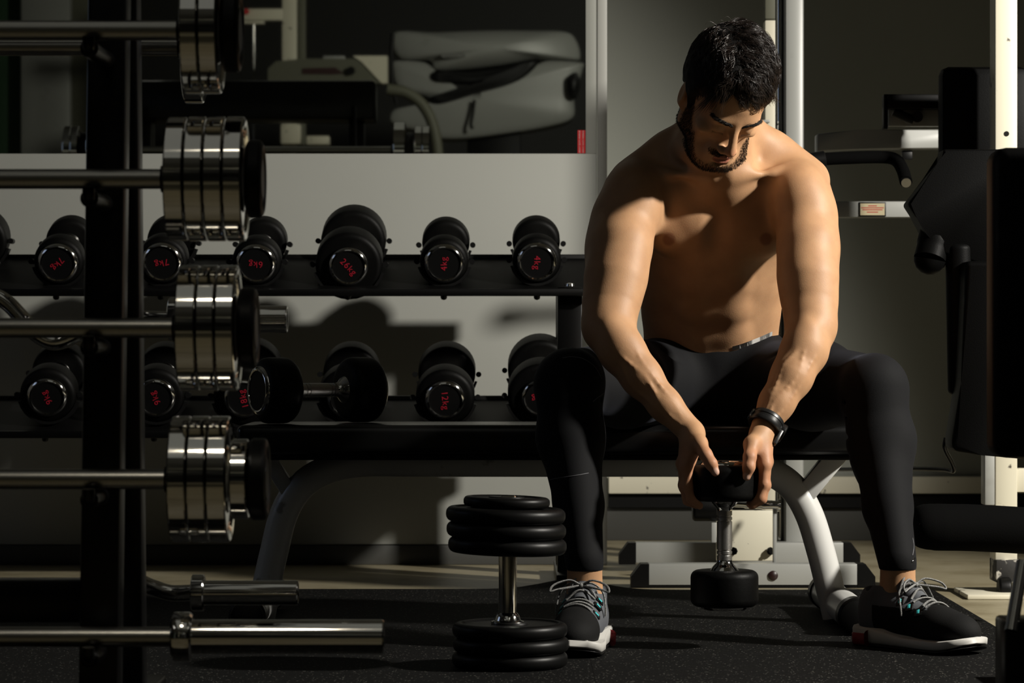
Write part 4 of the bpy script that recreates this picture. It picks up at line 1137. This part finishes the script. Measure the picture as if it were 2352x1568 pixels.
def surf_tube(name, pts, r, mat, parent, ray, lift=.0005, n=6, flat=None):
    q = []
    for p in bez([Vector((a, b, 0)) for a, b in pts], 6):
        h_ = ray.hit(p.x, p.y, lift=lift)
        if h_ is not None: q.append(Vector(h_))
    if len(q) < 3: return None
    o = MB().tube(q, r, n).build(name, mat, parent, 60)
    if parent is man: o.location = mo
    return o
surf_tube('seam', [(1292, 822), (1312, 819), (1340, 824), (1366, 842), (1382, 870)], .0009, 'seam', leg_o, RL)
surf_tube('seam', [(1362, 922), (1374, 912), (1388, 902)], .0009, 'seam', leg_o, RL)
surf_tube('seam', [(1236, 1110), (1270, 1100), (1320, 1092), (1352, 1086)], .0008, 'seam', leg_o, RL)
surf_tube('seam', [(2096, 1235), (2099, 1255), (2096, 1275)], .0009, 'seam', leg_o, RL)
surf_tube('zip_pull', [(2095, 1290), (2099, 1284), (2101, 1281)], .0012, 'chrome', leg_o, RL, .001)
# curved tick mark on the thigh
tick = [(1917, 797), (1915, 801), (1922, 802.5), (1935, 799), (1950, 796), (1960, 795.5), (1950, 793.5), (1935, 796), (1923, 799.5)]
q = [RL.hit(a, b, lift=.0008) for a, b in tick]
if all(v is not None for v in q):
    bm = bmesh.new(); vs_ = [bm.verts.new(Vector(v)) for v in q]; bm.faces.new(vs_)
    bmesh.ops.triangulate(bm, faces=bm.faces)
    r_ = bmesh.ops.extrude_face_region(bm, geom=list(bm.faces)); bmesh.ops.translate(bm, verts=[v for v in r_['geom'] if isinstance(v, bmesh.types.BMVert)], vec=(0, .001, 0))
    me = bpy.data.meshes.new('logo'); bm.to_mesh(me); bm.free(); o = link('logo', me, 'white_elastic', leg_o); o['label'] = 'white curved tick logo'
# elastic of the underwear above the leggings
o = MB(); rowa = []; rowb = []
for k in range(28):
    t_ = k/27; px = 1682+(1774-1682)*t_; py = 799.5-34*t_**1.25
    a = RA.hit(px, py-4.5, lift=.0012); b = RA.hit(px, py+5, lift=.0012)
    if a is not None and b is not None and abs(a[1]-b[1]) < .03: rowa.append(o.bm.verts.new(Vector(a))); rowb.append(o.bm.verts.new(Vector(b)))
for i in range(len(rowa)-1): o.bm.faces.new((rowa[i], rowb[i], rowb[i+1], rowa[i+1]))
if len(rowa) > 3:
    bmesh.ops.solidify(o.bm, geom=list(o.bm.faces), thickness=.0012)
    o = o.build('underwear_band', 'white_elastic', man, 60); o.location = mo
# ------------------------------------------------------------------ wristwatch
wa, wb = W(1776, 940, 5.898), W(1748, 994, 5.878)
ax = Vector(wb-wa).normalized(); wc = Vector(wa*.42+wb*.58)
ax = (ax+Vector((.12, 0, .25))).normalized()
wt = MB()
pr = [(-.012, .0285), (-.012, .0325), (-.010, .0338), (-.004, .0338), (-.003, .0328), (.003, .0328), (.004, .0338), (.010, .0338), (.012, .0325), (.012, .0285)]
wt.lathe(pr+[pr[0]], wc, wc+ax, 48, caps=False)
wob = wt.build('wristwatch', 'watch', man, 35); wob.location = mo; wob['label'] = 'black rubber wristwatch'
side = ax.cross(Vector((0, -1, 0))).normalized(); 
if side.x < 0: side = -side
fwd = side.cross(ax).normalized()
cs = MB(); cs.lathe([(0, .017), (.004, .019), (.009, .019), (.011, .0165), (.0108, 0)], wc+side*.030+fwd*.004, wc+side*.06+fwd*.004, 32)
c_ = cs.build('watch_case', 'plastic_black', wob, 35)
bk = MB(); mt = Matrix.Translation(wc-side*.0335) @ Matrix((side, fwd, ax)).transposed().to_4x4()
bk.box((-.003, -.010, -.009), (.002, .010, .009), .002, mt); bk.build('buckle', 'chrome', wob, 35)
kp = MB(); mt = Matrix.Translation(wc+side*.030-Vector((0, .014, 0))) @ Matrix((side, fwd, ax)).transposed().to_4x4()
kp.box((-.002, -.006, -.002), (.0055, .006, .032), .0015, mt); kp.build('strap_end', 'watch', wob, 35)
# ------------------------------------------------------------------ hair
T = lambda p: HC+HR @ np.array(p)
def hair_strip(paths, r0, sides=3):
    """paths: (n, m, 3) centre lines -> verts, quads of tapering tubes"""
    P_ = np.asarray(paths); n, m, _ = P_.shape
    tg = np.gradient(P_, axis=1); tg /= np.linalg.norm(tg, axis=2, keepdims=True)+1e-9
    ref = np.tile(np.array((.31, .22, .92)), (n, m, 1)); u = np.cross(tg, ref); u /= np.linalg.norm(u, axis=2, keepdims=True)+1e-9
    w = np.cross(tg, u)
    t_ = np.linspace(0, 1, m); rad = (r0[:, None] if np.ndim(r0) else r0)*(1-.75*t_**2)[None, :]*np.ones((n, 1))
    rings = np.stack([P_+rad[..., None]*(u*math.cos(2*math.pi*k/sides)+w*math.sin(2*math.pi*k/sides)) for k in range(sides)], 2)
    Vv = rings.reshape(-1, 3)
    base = (np.arange(n)*m*sides)[:, None, None]; i = np.arange(m-1)[None, :, None]*sides; k = np.arange(sides)[None, None, :]; k2 = (k+1) % sides
    q = np.stack([base+i+k, base+i+k2, base+i+sides+k2, base+i+sides+k], -1).reshape(-1, 4)
    return Vv, q
CE = np.array((0, .016, .047)); RE = np.array((.0765, .0975, .0885))
hs = SDF(HC-.15, HC+.15, .0026)
hs.ell(T(CE+np.array((0, .002, .004))), RE+np.array((.0045, .005, .009)), HR, .0)
for sx in (-1, 1): hs.cone(T((sx*.074, -.020, .035)), T((sx*.073, -.018, -.012)), .0085, .006, .01)
hs.ell(T((-.070, .012, .045)), (.016, .045, .045), HR, .02)
# hairline: open the face, ears and neck
hs.ell(T((.000, -.122, .012)), (.068, .062, .056), HR, .012, 'sub')
for sx in (-1, 1):
    hs.ell(T((sx*.085, -.060, .0)), (.030, .040, .060), HR, .010, 'sub')
    hs.ell(T((sx*.090, .018, -.022)), (.030, .024, .040), HR, .006, 'sub')
hs.ell(T((0, .04, -.12)), (.12, .14, .09), HR, .012, 'sub')
Vh, Qh = hs.mesh(1)
nn = np.array([mnoise.noise(Vector(v)*70) for v in Vh]); cv = (Vh-T(CE)); cv /= np.linalg.norm(cv, axis=1, keepdims=True)
Vh = Vh+cv*(nn*.0018)[:, None]
hair_o = link('hair', np_mesh('hair', Vh, Qh), 'hair_base', man); hair_o.location = mo
hair_o['label'] = 'wavy dark brown hair, longer on top'
RG = np.random.default_rng(11)
def on_head(d):
    """point on the hair cap in direction d (head-local) and its outward normal"""
    d = d/np.linalg.norm(d, axis=-1, keepdims=True)
    r = 1/np.sqrt(((d/(RE+np.array((.003, .003, .007))))**2).sum(-1, keepdims=True)); p = d*r
    nrm = p/(RE**2); nrm /= np.linalg.norm(nrm, axis=-1, keepdims=True)
    return p, nrm
paths = []; radii = []
ncl = 0
while ncl < 900:
    d = RG.normal(size=3); d /= np.linalg.norm(d)
    p, nrm = on_head(d[None])
    p = p[0]+CE
    topness = np.clip((p[2]-.05)/.08, 0, 1)
    if p[2] < .01: continue
    if p[1] < -.070 and p[2] < .070: continue
    if p[2] < .03 and p[1] < .03: continue
    ncl += 1
    L = RG.uniform(.055, .095)*(.35+.65*topness); lift = RG.uniform(.003, .013)*(.3+.7*topness)*(1.25 if p[0] > -.02 else .5)
    ph = RG.uniform(0, 6.28); amp = RG.uniform(.003, .0075)*(.3+.7*topness); wl = RG.uniform(.030, .048)
    for k in range(10):
        dd = d+RG.normal(size=3)*.022
        pts = []; cur = dd/np.linalg.norm(dd); m = 11
        for i in range(m):
            t_ = i/(m-1); p_, n_ = on_head(cur[None]); p_, n_ = p_[0], n_[0]
            pw = p_+CE
            flow = np.array((1.15+5.0*pw[0] if pw[0] > -.028 else -.7+8*pw[0]*0, -.80+3.2*max(0, pw[1]), -.25-1.2*(1-topness)))
            flow = flow-n_*(flow @ n_); flow /= np.linalg.norm(flow)+1e-9
            sd = np.cross(n_, flow)
            s_ = t_*L
            wv = math.sin(s_/wl*6.283+ph)*amp
            pts.append(pw+n_*(.0015+lift*math.sin(math.pi*min(1, t_*1.1))+.0012*math.cos(s_/wl*6.283+ph+k)+.0006*k*topness)+sd*wv)
            cur = cur*np.linalg.norm(p_)+flow*(L/(m-1)); cur = cur/np.linalg.norm(cur)
        paths.append(pts); radii.append(RG.uniform(.00032, .00055))
# loose strands over the forehead, its left half and the temple
for k in range(520):
    x0 = RG.uniform(-.060, .046); st = np.array((x0*.93, -.058-.016*RG.random()+.25*abs(x0)**1.3, .108+.010*RG.random()-6*x0*x0))
    L = RG.uniform(.026, .052)*(1-.35*(x0 < -.02)); dr = np.array((.14*RG.normal()+.45+.35*max(0, x0)/.06-1.1*(x0 < -.035), -.62, -.60)); dr /= np.linalg.norm(dr)
    ph = 3*x0*60+.5*RG.normal()
    paths.append([st+dr*L*t_+np.array((.30, .50, -.42))*L*t_*t_*.75+np.array((math.sin(t_*5+ph)*.0035, .001*math.cos(t_*6+ph), 0)) for t_ in np.linspace(0, 1, 11)]); radii.append(RG.uniform(.0004, .0007))
for k in range(5):
    st = np.array((-.040+.004*RG.normal(), -.066, .092)); L = .075+.02*RG.random()
    paths.append([st+np.array((-.010*math.sin(t_*3.1)+.012*t_*t_, -.018*t_-.014*math.sin(t_*3.1), -L*t_)) for t_ in np.linspace(0, 1, 11)]); radii.append(.0003)
for k in range(160):                                             # longer locks over his right temple
    x0 = RG.uniform(-.066, -.024); st = np.array((x0*.97, -.046-.020*RG.random()+.3*abs(x0)**1.3, .100+.010*RG.random()-6*x0*x0))
    L = RG.uniform(.042, .066); dr = np.array((-.25+.12*RG.normal(), -.60, -.72)); dr /= np.linalg.norm(dr)
    paths.append([st+dr*L*t_+np.array((-.10, .42, -.45))*L*t_*t_*.8+np.array((math.sin(t_*4+x0*90)*.004, 0, 0)) for t_ in np.linspace(0, 1, 11)]); radii.append(RG.uniform(.0004, .0007))
for k in range(14):                                              # flyaways at the crown
    d = np.array((-.35+.2*RG.normal(), .1+.3*RG.normal(), 1.0)); p_, n_ = on_head(d[None]); p_ = p_[0]+CE; n_ = n_[0]
    L = RG.uniform(.018, .04); a = np.array((-.8, -.5, .1))+RG.normal(size=3)*.3; a -= n_*(a @ n_)
    paths.append([p_+n_*(.006+.016*math.sin(t_*2.6))+a*L*t_ for t_ in np.linspace(0, 1, 11)]); radii.append(.00035)
paths = np.array(paths); pw = paths @ HR.T+HC
Vs, Qs = hair_strip(pw, np.array(radii))
so = link('strands', np_mesh('strands', Vs, Qs), 'hair', hair_o); so['kind'] = 'stuff'
# beard, eyebrows, lashes
sel = np.where((beard_w > .25) & (np.arange(len(V)) < len(Vb)))[0]
nb = 9000; idx = RG.choice(sel, nb, p=beard_w[sel]/beard_w[sel].sum()); root = loc_h[idx]+RG.normal(size=(nb, 3))*.0009
out = root-np.array((0, -.02, -.05)); out /= np.linalg.norm(out, axis=1, keepdims=True)
flow = np.stack([root[:, 0]*2.5, -.25*np.ones(nb), -np.ones(nb)], 1); mo_m = (root[:, 2] > -.068) & (np.abs(root[:, 0]) < .03) & (root[:, 1] < -.07)
flow[mo_m, 0] = np.sign(root[mo_m, 0])*.9; flow /= np.linalg.norm(flow, axis=1, keepdims=True)
Lb = RG.uniform(.002, .0042, nb); Lb[mo_m] *= 1.25
t_ = np.linspace(0, 1, 3)
bp_ = root[:, None, :]+(out*.55)[:, None, :]*(Lb[:, None]*(t_-.25*t_*t_)[None, :])[..., None]+(flow*.8)[:, None, :]*(Lb[:, None]*(t_**1.4)[None, :])[..., None]
Vv, Qv = hair_strip(bp_ @ HR.T+HC, RG.uniform(.00022, .00034, nb))
bo_ = link('beard', np_mesh('beard', Vv, Qv), 'beard', man); bo_.location = mo; bo_['label'] = 'short dark trimmed beard'; bo_['kind'] = 'stuff'
for sx in (-1, 1):
    ns = 420; a = RG.random(ns); xx = sx*(.010+.042*a); yy = -.0925+.020*a**2; zz = .0115+.0135*a**.9+RG.normal(size=ns)*(.0020-.0012*a)
    root = np.stack([xx, yy, zz], 1)
    # settle the roots on the skin
    hv = loc_h[:len(Vb)]; near = hv[(np.abs(hv[:, 2]-.018) < .02) & (hv[:, 1] < -.05)]
    for i in range(ns):
        c = near[np.argmin(((near[:, [0, 2]]-root[i, [0, 2]])**2).sum(1))]; root[i, 1] = c[1]-.0002
    dr = np.stack([sx*np.ones(ns), .15+.3*a, .55-1.0*a], 1)+RG.normal(size=(ns, 3))*.15; dr[:, 1] -= .14; dr /= np.linalg.norm(dr, axis=1, keepdims=True)
    L = RG.uniform(.006, .010, ns)
    pp = root[:, None, :]+dr[:, None, :]*(L[:, None]*t_[None, :])[..., None]
    Vv, Qv = hair_strip(pp @ HR.T+HC, RG.uniform(.0004, .0006, ns))
    o = link('eyebrow', np_mesh('eyebrow', Vv, Qv), 'beard', man); o.location = mo
    ns = 26; a = np.linspace(0, 1, ns); root = np.stack([sx*(.020+.021*a), -.0880+.006*a, -.0125+.0012*np.sin(a*3)], 1)
    dr = np.stack([sx*(.5*(a-.3)), -.75*np.ones(ns), -.55*np.ones(ns)], 1)
    pp = root[:, None, :]+dr[:, None, :]*(.0055*t_[None, :])[..., None]
    Vv, Qv = hair_strip(pp @ HR.T+HC, .00025*np.ones(ns))
    o = link('eyelashes', np_mesh('eyelashes', Vv, Qv), 'beard', man); o.location = mo
# ------------------------------------------------------------------ shoes
def make_shoe(A, yaw, label, accents, side_black):
    z0 = .0112
    base = np.array((A[0], A[1], z0))
    t = bpy.data.objects.new('shoe', None)
    R3 = Matrix.Rotation(yaw, 3, 'Z')
    s = SDF((-.065, -.225, -.01), (.065, .125, .165), .0028)
    s.ell((0, -.150, .040), (.043, .056, .036), None, .02)
    s.cone((-.002, -.105, .046), (0, -.03, .062), .042, .040, .03)
    s.cone((0, -.03, .062), (0, .050, .062), .040, .036, .03)
    s.cone((0, .052, .045), (0, .060, .085), .036, .031, .02)
    s.cone((0, .005, .085), (0, .028, .108), .038, .040, .02)
    s.cone((0, .035, .110), (0, .050, .175), .034, .040, .008, 'sub')
    s.cone((0, .022, .100), (0, .022, .19), .031, .034, .008, 'sub')
    s.plane((0, 0, .020), (0, 0, -1))
    Vs_, Qs_ = s.mesh(1)
    me = np_mesh('shoe', Vs_, Qs_); me.materials.append(M['knit_grey']); me.materials.append(M['knit_black'])
    cen = Vs_[Qs_].mean(1)
    blk = (cen[:, 1] < -.098-.25*np.abs(cen[:, 0])) | (cen[:, 2] < .034) | ((cen[:, 0]*side_black > .020) & (cen[:, 2] < .080) & (cen[:, 1] < .03)) | ((np.abs(cen[:, 0]) < .016) & (cen[:, 1] < -.02) & (cen[:, 1] > -.095))
    me.polygons.foreach_set('material_index', blk.astype(np.int32))
    so_ = link('shoe', me, None, man); so_['label'] = label
    so_.location = Vector(base)+mo; so_.rotation_euler = (0, 0, yaw)
    def top(xx, yy):
        i = int(round((xx-s.lo[0])/s.h)); j = int(round((yy-s.lo[1])/s.h)); col_ = np.where(s.f[i, j] < 0)[0]
        return s.lo[2]+s.h*(col_[-1]+.5) if len(col_) else .05
    # sole
    yk = np.linspace(-.208, .100, 40)
    def hw(yv): 
        u_ = (yv+.208)/.308; return (.0505*math.sin(min(1, u_/.10)*math.pi/2)**.6 if u_ < .1 else .0505-.0085*math.sin(min(1, max(0, (u_-.35)/.3))*math.pi/2)) * (1 if u_ < .9 else max(.05, math.cos((u_-.9)/.1*math.pi/2))**.55)
    outl = [(hw(v), v) for v in yk]+[(-hw(v), v) for v in yk[::-1]]
    def sole_layer(name, za, zb, grow, mat, y_lo=-1, y_hi=1):
        bm = bmesh.new(); rings = []
        for f, g in ((0, -.004), (.15, 0), (.85, .001), (1, -.002)):
            ring = []
            for (xx, yy) in outl:
                up = .016*max(0, (-.135-yy)/.07)**2; sc = (abs(xx)+grow+g)/max(abs(xx), 1e-4) if abs(xx) > .004 else 1
                yc = min(max(yy, y_lo), y_hi); zt_ = za(yc)+(zb(yc)-za(yc))*f
                ring.append(bm.verts.new((xx*sc, yc*(1+.01*grow), zt_+up*(1-.35*f))))
            rings.append(ring)
        N = len(outl)
        for a, b in zip(rings, rings[1:]):
            for i in range(N): bm.faces.new((a[i], a[(i+1) % N], b[(i+1) % N], b[i]))
        bm.faces.new(rings[0][::-1]); bm.faces.new(rings[-1])
        bmesh.ops.recalc_face_normals(bm, faces=bm.faces)
        for f in bm.faces: f.smooth = len(f.verts) == 4
        me = bpy.data.meshes.new(name); bm.to_mesh(me); bm.free(); return link(name, me, mat, so_)
    sole_layer('midsole', lambda v: .006, lambda v: .024+.014*max(0, min(1, (v+.06)/.12)), .003, 'sole_white')
    sole_layer('outsole', lambda v: .0, lambda v: .0062, .002, 'rubber_smooth')
    sole_layer('heel_sole', lambda v: .0008, lambda v: .026, .005, 'sole_red', .035, 1)
    # tongue
    tg_ = SDF((-.05, -.07, .05), (.05, .06, .17), .0026)
    tg_.cone((0, -.055, .088), (0, -.012, .112), .022, .026, .0)
    tg_.cone((0, -.012, .112), (0, .002, .140), .024, .022, .01)
    tg_.cone((0, -.030, .070), (0, .040, .150), .028, .036, .006, 'sub')
    Vt, Qt = tg_.mesh(1); link('tongue', np_mesh('tongue', Vt, Qt), 'knit_grey', so_)
    # laces: crossings and a bow
    def top2(xx, yy):
        z_ = top(xx, yy); i = int(round((xx-tg_.lo[0])/tg_.h)); j = int(round((yy-tg_.lo[1])/tg_.h))
        if 0 <= i < tg_.n[0] and 0 <= j < tg_.n[1]:
            c_ = np.where(tg_.f[i, j] < 0)[0]
            if len(c_): z_ = max(z_, tg_.lo[2]+tg_.h*(c_[-1]+.5))
        return z_
    for k in range(6):
        yv = -.104+.0155*k; w_ = .027; pts = []
        for i in range(9):
            xx = -w_+2*w_*i/8; pts.append((xx, yv+.010*(i/8-.5)*(1 if k % 2 else -1), top2(xx, yv)+.0022))
        pts = [Vector(p_) for p_ in pts]
        for _ in range(2): pts = [pts[0]]+[(pts[i-1]+pts[i]*2+pts[i+1])/4+Vector((0, 0, .0006)) for i in range(1, 8)]+[pts[8]]
        MB().tube(bez(pts, 3), .0026, 6).build('lace', 'lace', so_, 60)
    zt_ = top2(0, -.046); kx = Vector((0, -.048, zt_+.005))
    for sgn in (-1, 1):
        MB().tube(bez([kx, kx+Vector((sgn*.022, -.004, .010)), kx+Vector((sgn*.050, -.018, .002)), kx+Vector((sgn*.056, -.026, -.010)), kx+Vector((sgn*.040, -.020, -.006)), kx], 6), .0021, 6).build('lace_loop', 'lace', so_, 60)
        MB().tube(bez([kx, kx+Vector((sgn*.020, .0, .004)), kx+Vector((sgn*.040, .004, -.012)), kx+Vector((sgn*.047, -.006, -.040)), kx+Vector((sgn*.047, -.008, -.058))], 6), .0019, 6).build('lace_end', 'lace', so_, 60)
    MB().lathe([(0, 0), (.001, .004), (.005, .006), (.009, .004), (.010, 0)], kx-Vector((0, 0, .006)), kx+Vector((0, 0, 1)), 12, caps=False).build('lace_knot', 'lace', so_, 60)
    for k in range(3):
        for sx in (-1, 1):
            yv = -.088+.024*k; xx = sx*.0335; zz = top(xx, yv)
            d = Vector((sx*.75, -.1, .66)).normalized()
            q = d.to_track_quat('Z', 'Y').to_matrix().to_4x4()
            m_ = Matrix.Translation((xx, yv, zz-.001)) @ q @ Matrix.Rotation(math.radians(20), 4, 'Z')
            MB().box((-.0085, -.010, -.001), (.0085, .010, .0022), .002, m_).build('eyelet_tab', 'plastic_black', so_, 35)
            MB().box((-.0032, -.005, .0018), (.0032, .005, .0032), .0008, m_).build('eyelet_accent', 'teal', so_, 35)
    bpy.data.objects.remove(t)
    return so_
make_shoe(AN_R, math.radians(-9), 'grey and black running shoe pointing at the camera beside the plate dumbbell', True, -1)
make_shoe(AN_L, math.radians(38), 'grey and black running shoe turned towards the right edge', True, -1)
